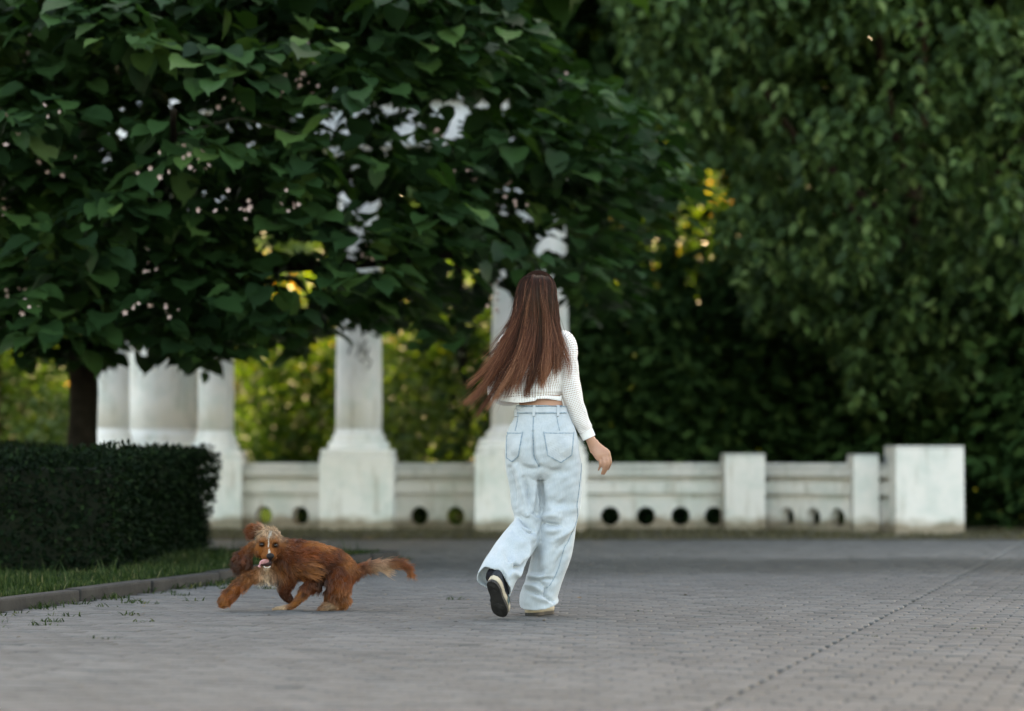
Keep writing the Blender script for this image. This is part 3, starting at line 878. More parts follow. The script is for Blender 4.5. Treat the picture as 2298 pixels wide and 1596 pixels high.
def strands(C, k, length, size):
    n = len(C)
    az = rng.random(n) * 2 * math.pi
    d0 = np.column_stack([np.cos(az) * .5, np.sin(az) * .5 - .25, rng.uniform(-.2, .25, n)])
    t = (np.arange(k) + .5) / k
    L = (length * rng.uniform(.6, 1.3, n))[:, None, None]
    P = C[:, None] + d0[:, None] * L * t[None, :, None] * .8
    P[..., 2] -= (L[..., 0] * .75 * t ** 1.7)
    side = np.where(np.arange(k) % 2 == 0, 1, -1)[None, :]
    az2 = az[:, None] + side * 1.1 + rng.normal(0, .4, (n, k))
    D = np.stack([np.cos(az2) * .8, np.sin(az2) * .8, -np.abs(rng.normal(.7, .4, (n, k)))], 2)
    N = np.stack([np.cos(az2) * .8 + rng.normal(0, .4, (n, k)), np.sin(az2) * .8 - .3 + rng.normal(0, .4, (n, k)), rng.uniform(.4, 1.0, (n, k))], 2)
    S = size * rng.uniform(.7, 1.3, (n, k))
    rnd = np.clip(rng.normal(.45, .2, (n, 1)) + rng.normal(0, .2, (n, k)), 0, 1)
    return P.reshape(-1, 3), D.reshape(-1, 3), N.reshape(-1, 3), S.ravel(), rnd.ravel()
# boughs: clumps of drooping twigs
BC = crown_points(760, np.array((DX + .1, DY - .6, 5.2)), np.array((4.4, 3.8, 4.4)), 1.6, .55)
C3 = (BC[:, None] + rng.normal(0, 1, (len(BC), 15, 3)) * np.array((.30, .30, .22))).reshape(-1, 3)
P, D, N, S, rn = strands(C3, 6, .34, .135)
px, py, f = proj(P)
k = (py < interp(LOWR, px) + rng.normal(0, 16, len(px))) & (px > 1330) & (px < 2500) & (py > -120)
k &= pin(P)
k &= ~((((px - 1600) / 45) ** 2 + ((py - 420) / 60) ** 2 < 1) & (rng.random(len(px)) < .8))
P, D, N, S, rn = P[k], D[k], N[k], S[k], rn[k]
mask = leaf_objects('leaf', OVALW, P, D, N, S, drp_o, drp_t, O2, cell=20)
scatter('foliage', OVALW, P[mask] - O2N, D[mask], N[mask], S[mask], drp_m, drp_t, rn[mask], kind='stuff')
C4 = crown_points(2600, np.array((DX + .1, DY, 7.2)), np.array((4.4, 4.2, 4.4)), 4.6)
P, D, N, S, rn = strands(C4, 4, .6, .30)
_, py, _ = proj(P); k = py < -60
scatter('upper_foliage', OVALW, P[k] - O2N, D[k], N[k], S[k], drp_m, drp_t, rn[k], kind='stuff')

# --- generic background trees
def crown_leaves(n, c, r, size, zmin=0.0, clump=10, spread=.35):
    c = np.array(c, float); r = np.array(r, float)
    m_ = max(1, n // clump)
    C = crown_points(m_, c, r, zmin, .15)
    P = (C[:, None] + rng.normal(0, 1, (m_, clump, 3)) * spread).reshape(-1, 3)
    q = len(P)
    N = np.column_stack([rng.normal(0, .6, q), rng.normal(-.2, .6, q), rng.uniform(.2, 1, q)])
    D = rng.normal(0, 1, (q, 3)); D[:, 2] = -np.abs(D[:, 2]) * .5
    S = size * rng.uniform(.6, 1.4, q)
    rn = np.clip(np.repeat(rng.normal(.42, .27 if clump < 20 else .33, m_), clump) + rng.normal(0, .07, q), 0, 1)
    return P, D, N, S, rn
def bg_tree(name, x, y, c, r, n, size, mat, label, trunk_r=.16, zmin=0, cat='tree', group=None, tm=RHOMB, bk=None, lean=0, upper=None, wind=None):
    t = empty(name, (x, y, 0), label=label, cat=cat, group=group)
    o = Vector((x, y, 0))
    top = c[2] + r[2] * .5
    limb([(0, 0, -.1), (lean * .3, 0, top * .3), (lean * .6, 0, top * .6), (lean, 0, top)], trunk_r, trunk_r * .3, t, bk or bark, 'trunk')
    if wind is None and mat in (dark_m, shade_m): wind = pin
    P, D, N, S, rn = crown_leaves(n, c, r, size, zmin, *((36, .26) if mat is sun_m else (10, .35)))
    if wind is not None:
        k = wind(P); P, D, N, S, rn = P[k], D[k], N[k], S[k], rn[k]
    scatter('crown', tm, P - np.array(o), D, N, S, mat, t, rn, kind='stuff')
    if upper:
        P, D, N, S, rn = crown_leaves(*upper)
        scatter('unseen_upper_crown', tm, P - np.array(o), D, N, S, mat, t, rn, kind='stuff')  # out of view, made tall and dense to keep sun off the foreground
    return t
# thick dark belt that shuts out the low sun: tall trees behind the wall
def open_low(P):
    """no leaves where the picture shows the sunny clearing under and between the crowns"""
    px, py, f = proj(P)
    lowb = interp([(-900, 640), (0, 700), (100, 640), (500, 520), (560, 470), (760, 470), (900, 500), (1080, 560), (1120, 700), (1200, 900), (1400, 2000)], px)
    k = (py < lowb + rng.normal(0, 20, len(px))) & pin(P)
    for cx, cy, rx, ry in ((760, 105, 75, 40), (1598, 430, 34, 34), (1645, 288, 13, 13), (905, 430, 50, 45), (1540, 360, 16, 20)):
        k &= ((px - cx) / rx) ** 2 + ((py - cy) / ry) ** 2 > 1
    return k
belt = [(-9.5, 33), (-6.6, 30.5), (-4.65, 33.5), (-2.5, 36), (-.6, 31), (2.2, 34), (5.2, 32), (8.2, 33.5), (11.5, 31.5)]
words = ['tall dark tree at the far left of the shady belt behind the columns', 'tall dark tree behind the clipped hedge and left columns', 'tall dark tree whose trunk stands behind the left group of columns', 'tall dark tree rising behind the single white column', 'tall dark tree with a slim leaning trunk seen left of the woman',
         'tall dark tree rising behind the woman and the four-hole wall', 'tall dark tree behind the narrow pier on the right', 'tall dark tree behind the big square end block', 'tall dark tree at the far right edge of the shady belt']
for i, (x, y) in enumerate(belt):
    inview = -7.5 < x < 8.5
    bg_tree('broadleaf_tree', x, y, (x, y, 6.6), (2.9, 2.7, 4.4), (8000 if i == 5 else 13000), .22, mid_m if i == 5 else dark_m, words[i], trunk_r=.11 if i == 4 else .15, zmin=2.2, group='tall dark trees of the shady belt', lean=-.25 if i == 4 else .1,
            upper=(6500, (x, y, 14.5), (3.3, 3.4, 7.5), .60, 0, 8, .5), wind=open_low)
# dark understorey behind the wall on the right
bush_w = ['dark bush behind the long pierced wall, right of the woman', 'dark bush behind the pier in the middle of the right wall', 'dark bush behind the three-hole wall', 'dark bush behind the big square end block', 'dark bush filling the right edge beyond the end block']
for i, (x, y, hx) in enumerate([(1.3, 28.2, 1.2), (2.9, 29.0, 1.3), (4.1, 28.4, 1.2), (5.4, 27.4, 1.2), (6.3, 25.6, 1.1)]):
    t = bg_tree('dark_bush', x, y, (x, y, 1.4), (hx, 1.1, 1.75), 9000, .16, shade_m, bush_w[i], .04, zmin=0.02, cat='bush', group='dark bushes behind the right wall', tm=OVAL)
for i, (x, y, w_) in enumerate([(-1.35, 29.5, 'low dark bush behind the wall just left of the single column'), (-.3, 30.2, 'low dark bush behind the wall between single column and woman'), (-5.2, 28.5, 'dark bush left of the tree trunk above the hedge'), (.5, 29.2, 'dark bush right behind the woman and the thick column')]):
    bg_tree('low_bush', x, y, (x, y, .85), ((.55, .6, 1.5)[0] if i != 3 else .9, .8, .8 if i != 3 else 1.9), 1500 if i != 3 else 3500, .12, far_m if i < 3 else dark_m, w_, .03, zmin=.02, cat='bush', group='low bushes behind the left wall', tm=OVAL)
for i, (px_, w_) in enumerate([(672, 'low dark ground shrub seen through the second hole from the left'), (945, 'low dark ground shrub seen through the hole right of the single column'), (1369, 'low dark ground shrub behind the first hole right of the woman'), (1449, 'low dark ground shrub behind the second hole right of the woman'), (1527, 'low dark ground shrub behind the third hole right of the woman'), (1602, 'low dark ground shrub behind the hole next to the middle pier'), (1800, 'low dark ground shrub behind the three-hole wall')]):
    x = gx(px_, 26.9) 
    t = empty('ground_shrub', (x, 26.9, 0), label=w_, cat='shrub', group='low shrubs right behind the pierced wall')
    P, D, N, S, rn = crown_leaves(900, (x, 26.9, .22), (.26 if i < 6 else .6, .25, .30), .06, .01, 10, .06)
    scatter('leaves', OVAL, P - np.array((x, 26.9, 0)), D, N, S, dark_m, t, rn, kind='stuff')
    limb([(0, 0, -.03), (.02, 0, .15), (0, .02, .35)], .012, .005, t, bark, 'stem')
for i, (px_, y, w_, h) in enumerate([(695, 38.5, .85, 3.0), (990, 39, .75, 3.4), (1065, 38, .5, 3.2), (30, 38, .8, 3.0), (655, 40, .3, 1.1), (900, 40.5, .45, 1.9)]):
    x = gx(px_, y)
    bg_tree('shaded_shrub', x, y, (x, y, h * .52), (w_, .7, h * .5), 2600, .16, mid_m, ['tall mid-green shrub in shade, left of the single white column', 'tall mid-green shrub in shade between single column and woman', 'slim mid-green shrub in shade just left of the woman\'s hips', 'mid-green shrub in shade at the left edge above the hedge',
            'low mid-green shrub in shade above the two-hole wall behind the dog', 'low mid-green shrub in shade just right of the single white column'][i], .04, zmin=.02, cat='shrub', group='shaded shrubs before the sunny clearing')
# sunlit trees and shrubs in the clearing beyond
sw = ['sunlit yellow-green shrub far behind the hedge, left of the dark trunk', 'sunlit yellow-green tree far behind, seen between left columns and single column', 'sunlit small tree glowing low above the two-hole wall behind the dog', 'sunlit tree far behind, right of the single white column',
      'sunlit tree far behind, glimpsed just left of the woman\'s hair', 'sunlit tree whose few lit leaves sparkle right of the woman', 'sunlit tree glimpsed as yellow specks through the right-hand tree', 'sunlit tree far behind the end block at the right']
for i, (x, y, rx, h, n) in enumerate([(-9.0, 46, 1.8, 2.6, 2600), (-5.3, 50, 2.4, 3.9, 8000), (-4.2, 45, 1.0, 1.25, 2600), (-1.9, 48, 2.0, 3.8, 7000), (.9, 51, 1.8, 3.6, 5000), (4.2, 50, 2.3, 6.2, 9500), (6.9, 49, 2.2, 4.2, 5200), (10, 46, 2.2, 3.2, 4000)]):
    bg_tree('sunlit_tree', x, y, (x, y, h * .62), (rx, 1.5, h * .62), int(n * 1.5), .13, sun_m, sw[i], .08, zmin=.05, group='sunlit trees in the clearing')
fw = ['green tree closing the view at the far left of the clearing', 'green tree closing the view behind the left columns', 'green tree closing the view behind the single column', 'green tree closing the view behind the woman', 'green tree closing the view behind the right wall', 'green tree closing the view at the far right of the clearing']
for i, x in enumerate((-21, -13, -5, 3, 11, 19)):
    bg_tree('distant_tree', x, 72 + (i % 2) * 5, (x, 72 + (i % 2) * 5, 4.0), (5.4, 2.6, 4.2), 9000, .34, far_m, fw[i], .2, zmin=.1, group='green trees closing the clearing')

fw = ['very tall far tree closing the sky at the left of the clearing', 'very tall far tree closing the sky behind the single column', 'very tall far tree closing the sky behind the woman', 'very tall far tree closing the sky at the right']
for i, x in enumerate((-22, -7.5, 7.5, 22)):
    bg_tree('distant_tree', x, 106 + (i % 2) * 5, (x, 106 + (i % 2) * 5, 11.5), (9.5, 3.2, 11.5), 12000, .95, far_m, fw[i], .35, zmin=.1, group='very tall trees far beyond the clearing')

# --- clipped hedge
hx0, hx1, hy0, hy1, hz = -6.2, -2.45, 15.1, 19.9, .80
h_t = empty('clipped_hedge', ((hx0 + hx1) / 2, (hy0 + hy1) / 2, 0), label='clipped dark green hedge on the grass, left of the running dog', cat='hedge')
HO = np.array(((hx0 + hx1) / 2, (hy0 + hy1) / 2, 0))
g = G(); g.box(hx0 + .12, hx1 - .12, hy0 + .12, hy1 - .12, .05, hz - .1, .03)
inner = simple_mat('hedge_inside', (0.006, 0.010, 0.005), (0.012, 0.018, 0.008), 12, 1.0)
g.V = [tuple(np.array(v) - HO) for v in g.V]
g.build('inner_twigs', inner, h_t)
def on_box(n):
    out = []
    a1, a2, a3 = (hx1 - hx0) * (hz), (hy1 - hy0) * hz, (hx1 - hx0) * (hy1 - hy0)
    ns = (np.array((a1, a2, a3 * .55)) / (a1 + a2 + a3 * .55) * n).astype(int)
    u = rng.random((ns[0], 2)); out.append((np.column_stack([hx0 + u[:, 0] * (hx1 - hx0), np.full(ns[0], hy0), .04 + u[:, 1] * (hz - .04)]), np.tile((0, -1, 0), (ns[0], 1))))
    u = rng.random((ns[1], 2)); out.append((np.column_stack([np.full(ns[1], hx1), hy0 + u[:, 0] * (hy1 - hy0), .04 + u[:, 1] * (hz - .04)]), np.tile((1, 0, 0), (ns[1], 1))))
    u = rng.random((ns[2], 2)); out.append((np.column_stack([hx0 + u[:, 0] * (hx1 - hx0), hy0 + u[:, 1] * (hy1 - hy0), np.full(ns[2], hz)]), np.tile((0, 0, 1), (ns[2], 1))))
    return np.vstack([o[0] for o in out]), np.vstack([o[1] for o in out]).astype(float)
P, Nn = on_box(52000)
bulge = .05 * np.sin(P[:, 0] * 2.3 + P[:, 2] * 3) + .04 * np.sin(P[:, 1] * 2.9 + 1) * np.cos(P[:, 2] * 5)
P = P - Nn * (rng.random(len(P)) ** 1.5 * .16 - .03 + bulge)[:, None]
D = Nn + rng.normal(0, .7, (len(P), 3)); N = Nn * .6 + rng.normal(0, .6, (len(P), 3)) + np.array((0, 0, .5))
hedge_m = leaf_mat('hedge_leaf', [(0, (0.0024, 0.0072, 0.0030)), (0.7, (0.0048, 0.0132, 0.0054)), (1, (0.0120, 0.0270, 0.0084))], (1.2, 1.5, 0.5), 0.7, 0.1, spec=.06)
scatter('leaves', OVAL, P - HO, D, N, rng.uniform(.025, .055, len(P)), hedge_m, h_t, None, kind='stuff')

# ------------------------------------------------------------------ the woman
from mathutils.bvhtree import BVHTree
SW = 0.002174
WX, WY = (1210 - 1149) / FPX * 11.8, 11.8
def wp(px, py, dy=0.0): return Vector(((px - 1210) * SW, dy, (1380 - py) * SW))
def wsec(rows):
    """px,py,dy,half-width px,half-depth m"""
    return [((a - 1210) * SW, c, (1380 - b) * SW, d * SW, e) for a, b, c, d, e in rows]
def color_attr_mat(name, rough=0.6, spec=0.3, attr='col', sheen=0, bmp=None, sub=0):
    m, nt, b = new_mat(name)
    a = nd(nt, 'ShaderNodeAttribute'); a.attribute_name = attr
    nt.links.new(a.outputs['Color'], b.inputs['Base Color'])
    b.inputs['Roughness'].default_value = rough; b.inputs['Specular IOR Level'].default_value = spec
    return m
skin = simple_mat('skin', (0.40, 0.205, 0.135), (0.47, 0.255, 0.175), 14, 0.5, 0.0008, 300, 0.35)
skin.node_tree.nodes['Principled BSDF'].inputs['Subsurface Weight'].default_value = 0.12
skin.node_tree.nodes['Principled BSDF'].inputs['Subsurface Radius'].default_value = (0.02, 0.008, 0.004)

# ---- body: one continuous skin
g = G()
g.add(*loft(wsec([(1215, 1010, 0, 66, .10), (1215, 960, 0, 58, .10), (1214, 915, 0, 50, .088), (1210, 890, 0, 47, .083), (1206, 850, 0, 52, .09), (1204, 800, 0, 58, .095), (1204, 770, 0, 58, .085), (1205, 752, 0, 44, .065), (1206, 738, .005, 25, .05), (1207, 715, .01, 22, .05), (1207, 695, .01, 23, .055)]), 28, 4))
g.add(*ellipsoid(wp(1208, 660, .008), (.070, .086, .094), 24, 16))
g.add(*ellipsoid(wp(1207, 675, .045), (.055, .055, .070), 20, 12))
g.add(*ellipsoid(wp(1207, 670, .108), (.011, .016, .020)))                       # nose
for s_ in (-1, 1): g.add(*ellipsoid(wp(1208 + 35 * s_, 668, 0.0), (.010, .018, .030)))      # ears
g.add(*ellipsoid(wp(1207, 693, .085), (.022, .014, .009)))                       # mouth
# right arm
arm = [(1240, 764, 0, 16, .045), (1264, 772, 0, 19, .048), (1272, 800, -.005, 19, .046), (1276, 835, -.01, 18, .042), (1281, 870, -.012, 17, .040), (1289, 905, 0.0, 16, .038), (1301, 940, .010, 14.5, .033), (1314, 968, .018, 12.5, .028), (1325, 985, .02, 11, .024), (1332, 1000, .022, 12, .022), (1338, 1012, .022, 14, .019)]
g.add(*loft(wsec(arm), 18, 4))
def hd(cx, cy, dy=0.0): return wp(1238.8 + cx * .11252, 915.7 + cy * .11252, dy)
g.add(*loft([(*hd(820, 660, .022), .0235, .019), (*hd(850, 740, .020), .027, .019), (*hd(900, 820, .015), .034, .018), (*hd(965, 895, .008), .039, .0165), (*hd(1025, 955, .006), .041, .015), (*hd(1050, 985, .010), .036, .012)], 18, 4))
FING = [([(958, 935, .010), (955, 1010, .004), (960, 1095, -.002), (958, 1170, .010), (930, 1240, .026)], 34),
        ([(1000, 930, .006), (1022, 1000, -.002), (1036, 1100, -.010), (1030, 1210, .006), (993, 1312, .026)], 36),
        ([(1060, 905, .006), (1088, 980, -.002), (1106, 1080, -.008), (1096, 1200, .010), (1038, 1322, .034)], 37),
        ([(1110, 880, .010), (1146, 950, .006), (1166, 1050, .002), (1158, 1140, .018), (1118, 1232, .040)], 33)]
for pts, r_ in FING:
    S = smooth_path([(*hd(a, b, c),) for a, b, c in pts], 4)
    rr = np.interp(np.linspace(0, 1, len(S)), [0, .28, .4, .62, .7, 1], [1.05, .98, .90, .95, .86, .66]) * r_ * .11252 * SW * 1.0
    g.tube(S, list(rr), 10); g.add(*ellipsoid(S[-1], (rr[-1],) * 3, 10, 6))
S = smooth_path([(*hd(840, 760, .03),), (*hd(880, 860, .055),), (*hd(930, 960, .068),), (*hd(980, 1040, .07),)], 4)
g.tube(S, list(np.linspace(.013, .0085, len(S))), 10); g.add(*ellipsoid(S[-1], (.0085,) * 3, 10, 6))
# left arm, bent in front of her
S = wsec([(1170, 764, 0, 16, .045), (1147, 772, 0, 19, .048), (1134, 800, -.01, 18, .045), (1123, 840, -.02, 17, .042), (1116, 872, -.02, 15, .038), (1121, 888, .02, 15, .033), (1140, 892, .09, 14, .03), (1165, 890, .17, 12, .026), (1182, 886, .22, 11, .02), (1192, 883, .25, 16, .015), (1204, 880, .285, 18, .012)])
g.add(*loft(S, 18, 4))
for k in range(4):
    b = wp(1200 + k * 3, 872 + k * 7, .28); S = [b, b + Vector((.02, .025, .0)), b + Vector((.035, .045, -.008)), b + Vector((.038, .058, -.02))]
    g.tube(S, [.0085, .008, .0075, .006], 8)
b = wp(1196, 868, .25); g.tube([b, b + Vector((.0, .025, .02)), b + Vector((.01, .045, .028))], [.011, .009, .007], 8)
# legs inside the jeans
g.add(*loft(wsec([(1245, 990, 0, 32, .075), (1255, 1060, 0, 32, .07), (1250, 1170, 0, 24, .052), (1234, 1230, 0, 23, .052), (1222, 1290, .0, 17, .038), (1218, 1312, .0, 16, .034)]), 18, 4))
g.add(*loft(wsec([(1188, 990, 0, 32, .075), (1180, 1060, 0, 30, .068), (1186, 1140, 0, 21, .046), (1178, 1190, -.05, 17, .036), (1150, 1226, -.13, 17, .036), (1132, 1252, -.20, 17, .038), (1125, 1262, -.23, 16, .036)]), 18, 4))
me = remesh(g, .0042, 3)
person = link_mesh('person', me, skin, None, True, label='woman with long brown hair seen from behind, in white knit sweater and pale jeans', cat='person')
person.location = (WX, WY, 0)

# ---- jeans
denim, nt, b = new_mat('pale_denim')
tc = nd(nt, 'ShaderNodeTexCoord').outputs['Object']
c = ramp(nt, noise_fac(nt, 7, 6, tc, .65), [(0.25, (0.36, 0.405, 0.435)), (0.52, (0.42, 0.46, 0.485)), (0.78, (0.49, 0.52, 0.54))])
mp = nd(nt, 'ShaderNodeMapping'); mp.inputs['Scale'].default_value = (240, 240, 30); nt.links.new(tc, mp.inputs[0])
weft = ramp(nt, noise_fac(nt, 1.0, 3, mp.outputs[0]), [(0.3, (0.86, 0.90, 0.92)), (0.7, (1.06, 1.05, 1.04))])
nt.links.new(mul(nt, c, weft), b.inputs['Base Color'])
b.inputs['Roughness'].default_value = 0.9; b.inputs['Specular IOR Level'].default_value = 0.15
b.inputs['Sheen Weight'].default_value = 0.15
bump(nt, b, noise_fac(nt, 1.0, 3, mp.outputs[0]), .0006, .5)
seam_m = simple_mat('denim_seam', (0.13, 0.20, 0.25), (0.34, 0.41, 0.45), 120, 0.9, 0, 40, 0.15)
pocket_m = simple_mat('denim_pocket', (0.37, 0.41, 0.44), (0.46, 0.495, 0.515), 18, 0.9, .001, 200, 0.15)

def rings_loft(secs, n, sub, inner, shrink=.9):
    """loft whose far end is an open cuff with an inner wall `inner` rings deep"""
    S = smooth_path(secs, sub)
    V, F = loft(S, n, 1, 2.0, False)
    m = len(S)
    F = [tuple(range(n))[::-1]] + F
    last = m - 1
    def ring(src, k):
        base = [Vector(V[src * n + i]) for i in range(n)]
        c = sum(base, Vector()) / n
        return [c + (p - c) * k for p in base]
    prev = last * n
    for src, k in [(last, shrink)] + [(last - j, shrink) for j in range(1, inner)]:
        st = len(V); V += ring(src, k)
        for i in range(n):
            q = (i + 1) % n
            F.append((prev + i, prev + q, st + q, st + i))
        prev = st
    F.append(tuple(prev + i for i in range(n)))
    return V, F
g = G()
g.add(*loft(wsec([(1215, 912, 0, 57, .100), (1215, 925, 0, 59, .103), (1216, 945, -.005, 67, .112), (1216, 968, -.012, 77, .122), (1216, 995, -.02, 82, .130), (1217, 1025, -.02, 83.5, .126), (1219, 1048, -.01, 82, .115), (1221, 1066, 0, 74, .09)]), 40, 4, 2.15))
g.add(*ellipsoid(wp(1177, 1006, -.058), (.078, .085, .088), 20, 14))
g.add(*ellipsoid(wp(1257, 1006, -.058), (.080, .085, .088), 20, 14))
g.add(*rings_loft(wsec([(1256, 1015, -.005, 44, .118), (1258, 1050, 0, 48, .115), (1258, 1090, 0, 48, .112), (1257, 1131, .005, 46, .108), (1252, 1165, .0, 43, .104), (1248, 1199, 0, 42.5, .103), (1239, 1240, 0, 44, .105), (1227, 1280, 0, 41, .105), (1215, 1320, 0, 40, .108), (1209, 1340, 0, 43, .120), (1210, 1354, .005, 44.5, .132)]), 34, 4, 4))
g.add(*rings_loft(wsec([(1176, 1015, -.005, 43, .118), (1176, 1050, 0, 41, .112), (1181, 1090, .01, 38, .108), (1184, 1131, .01, 37, .105), (1186, 1160, .01, 32, .090), (1183, 1187, -.02, 36, .085), (1166, 1212, -.085, 40, .080), (1146, 1238, -.15, 41, .080), (1127, 1263, -.22, 38, .082), (1113, 1284, -.280, 34, .085), (1109, 1292, -.305, 34, .070)]), 34, 4, 5))
jm = remesh(g, .0048, 4, .5)
# folds: strokes given in measuring-picture pixels, (points, width px, height mm)
def c2(*pts): return [(1023.4 + x * .27007, 969.5 + y * .27007) for x, y in pts]
FOLDS = [(c2((722, 752), (790, 764), (860, 772)), 4.0, -9), (c2((722, 700), (800, 690), (850, 700)), 8, 7), (c2((722, 812), (800, 815), (880, 800)), 9, 6),
         (c2((990, 745), (900, 840), (800, 900)), 8, 6), (c2((1000, 790), (930, 900), (840, 960)), 6, -5),
         (c2((520, 708), (580, 760), (640, 802)), 3.5, -9), (c2((560, 640), (610, 700), (690, 740)), 8, 7), (c2((560, 800), (610, 828), (650, 820)), 3, -7), (c2((500, 770), (570, 850), (640, 880)), 7, 5),
         (c2((500, 280), (550, 450), (590, 620), (620, 760)), 7, 6), (c2((560, 380), (595, 520), (600, 640)), 5, -6), (c2((640, 330), (650, 480), (640, 640)), 7, 5), (c2((450, 300), (480, 480), (490, 640)), 5, -5), (c2((680, 400), (668, 560), (660, 700)), 4, -6),
         (c2((440, 1000), (480, 1048), (560, 1052), (620, 1035)), 4, -10), (c2((360, 990), (440, 1015), (540, 1000)), 8, 7), (c2((400, 1085), (480, 1090), (560, 1075)), 8, 6), (c2((600, 905), (590, 980), (560, 1030)), 5, 5),
         (c2((420, 860), (520, 900), (610, 900)), 8, 4), (c2((470, 800), (400, 920), (300, 1010)), 7, 4), (c2((380, 1110), (400, 1180), (420, 1270)), 4, -6),
         (c2((590, 1238), (650, 1228), (700, 1250), (742, 1296)), 5, -4), (c2((585, 1200), (660, 1195), (720, 1200)), 7, 7), (c2((690, 1222), (740, 1210), (800, 1215)), 3.5, -6), (c2((560, 1280), (640, 1270), (700, 1300)), 7, 7),
         (c2((600, 1310), (660, 1322), (720, 1345)), 3.5, -6), (c2((742, 1290), (738, 1340), (770, 1380), (800, 1400)), 3.5, -8), (c2((600, 1150), (680, 1160), (740, 1130)), 6, -4), (c2((640, 1350), (700, 1370), (780, 1400)), 6, 5),
         (c2((780, 560), (860, 600), (950, 580)), 9, -4), (c2((760, 620), (840, 650), (960, 640)), 8, 3), (c2((740, 420), (770, 520), (800, 620)), 9, 3), (c2((900, 420), (920, 560), (930, 700)), 9, -3),
         (c2((900, 960), (850, 1080), (820, 1200)), 8, -5), (c2((760, 960), (740, 1080), (730, 1180)), 10, 5), (c2((680, 960), (660, 1080), (640, 1150)), 7, -4),
         ([(1210, 1046), (1213, 1083), (1216, 1131), (1216, 1169), (1210, 1196), (1198, 1216)], 3.2, -2.5), (c2((635, 0), (638, 110), (645, 200), (690, 292)), 3.5, -6), (c2((712, 400), (716, 600)), 4, -4), (c2((720, 290), (800, 330), (900, 330)), 8, -4), (c2((500, 260), (600, 310), (680, 310)), 7, -4)]
def apply_folds(me, folds, facing=True):
    V = coords(me).astype(float); Nn = normals(me).astype(float)
    px = V[:, 0] / SW + 1210; py = 1380 - V[:, 2] / SW
    w = np.clip(-Nn[:, 1] * 1.6 + .15, 0, 1) if facing else 1
    tot = np.zeros(len(V))
    for pts, wd, amp in folds:
        S = smooth_path(pts, 6); best = np.full(len(V), 1e9); tpos = np.zeros(len(V))
        for i in range(len(S) - 1):
            a, b_ = S[i], S[i + 1]; d = b_ - a; L2 = (d ** 2).sum()
            t = np.clip(((px - a[0]) * d[0] + (py - a[1]) * d[1]) / L2, 0, 1)
            q = np.hypot(px - a[0] - t * d[0], py - a[1] - t * d[1])
            m = q < best; best[m] = q[m]; tpos[m] = ((i + t) / (len(S) - 1))[m]
        tot += amp * .0034 * np.exp(-(best / wd) ** 2) * np.sin(np.pi * np.clip(tpos, .06, .94)) ** .5
    # creases of no plan in the slack cloth
    x, z = px, py
    tot += .0016 * np.sin(x * .16 + 2.2 * np.sin(z * .045)) * np.sin(z * .11 + 1.7 * np.sin(x * .06)) + .0008 * np.sin(z * .31 + x * .12 + 2 * np.sin(x * .05))
    V += Nn * (tot * w)[:, None]
    set_coords(me, V)
apply_folds(jm, FOLDS)
V = coords(jm).astype(float)         # the lifted hem hangs down on its right side
px = V[:, 0] / SW + 1210
w = np.clip((-.16 - V[:, 1]) / .12, 0, 1) ** 1.5
V[:, 2] -= w * .040 * np.clip((px - 1104) / 30, 0, 1) ** 1.6
V[:, 0] += w * .012 * np.clip((px - 1100) / 34, 0, 1) - w * .010 * np.clip((1100 - px) / 20, 0, 1)
V[:, 2] += w * .006 * np.sin(px * .22)
set_coords(jm, V)
jeans = link_mesh('jeans', jm, denim, person, True)
bvh = BVHTree.FromPolygons([v.co.copy() for v in jm.vertices], [list(p.vertices) for p in jm.polygons])
def on_cloth(px, py, off, back=True):
    o = wp(px, py, -1.0); hit = bvh.ray_cast(o, Vector((0, 1, 0)))
    if hit[0] is None:
        h = bvh.find_nearest(wp(px, py, -.1)); return h[0] + h[1] * off
    n_ = hit[1]; n_ = n_ if n_.y < 0 else -n_
    return hit[0] + n_ * off
def patch(name, grid, off, mat, parent, **k):
    """grid: rows of (px,py) draped on the cloth, with a skirt sunk into it"""
    R_, C_ = len(grid), len(grid[0])
    V = [on_cloth(a, b_, off) for row in grid for a, b_ in row]
    F = [(i * C_ + j, (i + 1) * C_ + j, (i + 1) * C_ + j + 1, i * C_ + j + 1) for i in range(R_ - 1) for j in range(C_ - 1)]
    rim = [(0, j) for j in range(C_)] + [(i, C_ - 1) for i in range(1, R_)] + [(R_ - 1, j) for j in range(C_ - 2, -1, -1)] + [(i, 0) for i in range(R_ - 2, 0, -1)]
    b0 = len(V); V += [on_cloth(*grid[i][j], -.003) for i, j in rim]
    m_ = len(rim)
    for i in range(m_):
        (a, c_), (d, e_) = rim[i], rim[(i + 1) % m_]
        F.append((a * C_ + c_, d * C_ + e_, b0 + (i + 1) % m_, b0 + i))
    me = mesh_py(name, V, F)
    bm = bmesh.new(); bm.from_mesh(me); bmesh.ops.recalc_face_normals(bm, faces=bm.faces[:]); bm.to_mesh(me); bm.free()
    return link_mesh(name, me, mat, parent, False, **k)
def strip(pts, w, sub=5):
    S = smooth_path(pts, sub); rows = []
    for i in range(len(S)):
        t = S[min(i + 1, len(S) - 1)] - S[max(i - 1, 0)]; t /= max(np.hypot(*t), 1e-6); n_ = np.array((-t[1], t[0])) * w / 2
        rows.append([tuple(S[i] - n_), tuple(S[i] + n_)])
    return rows
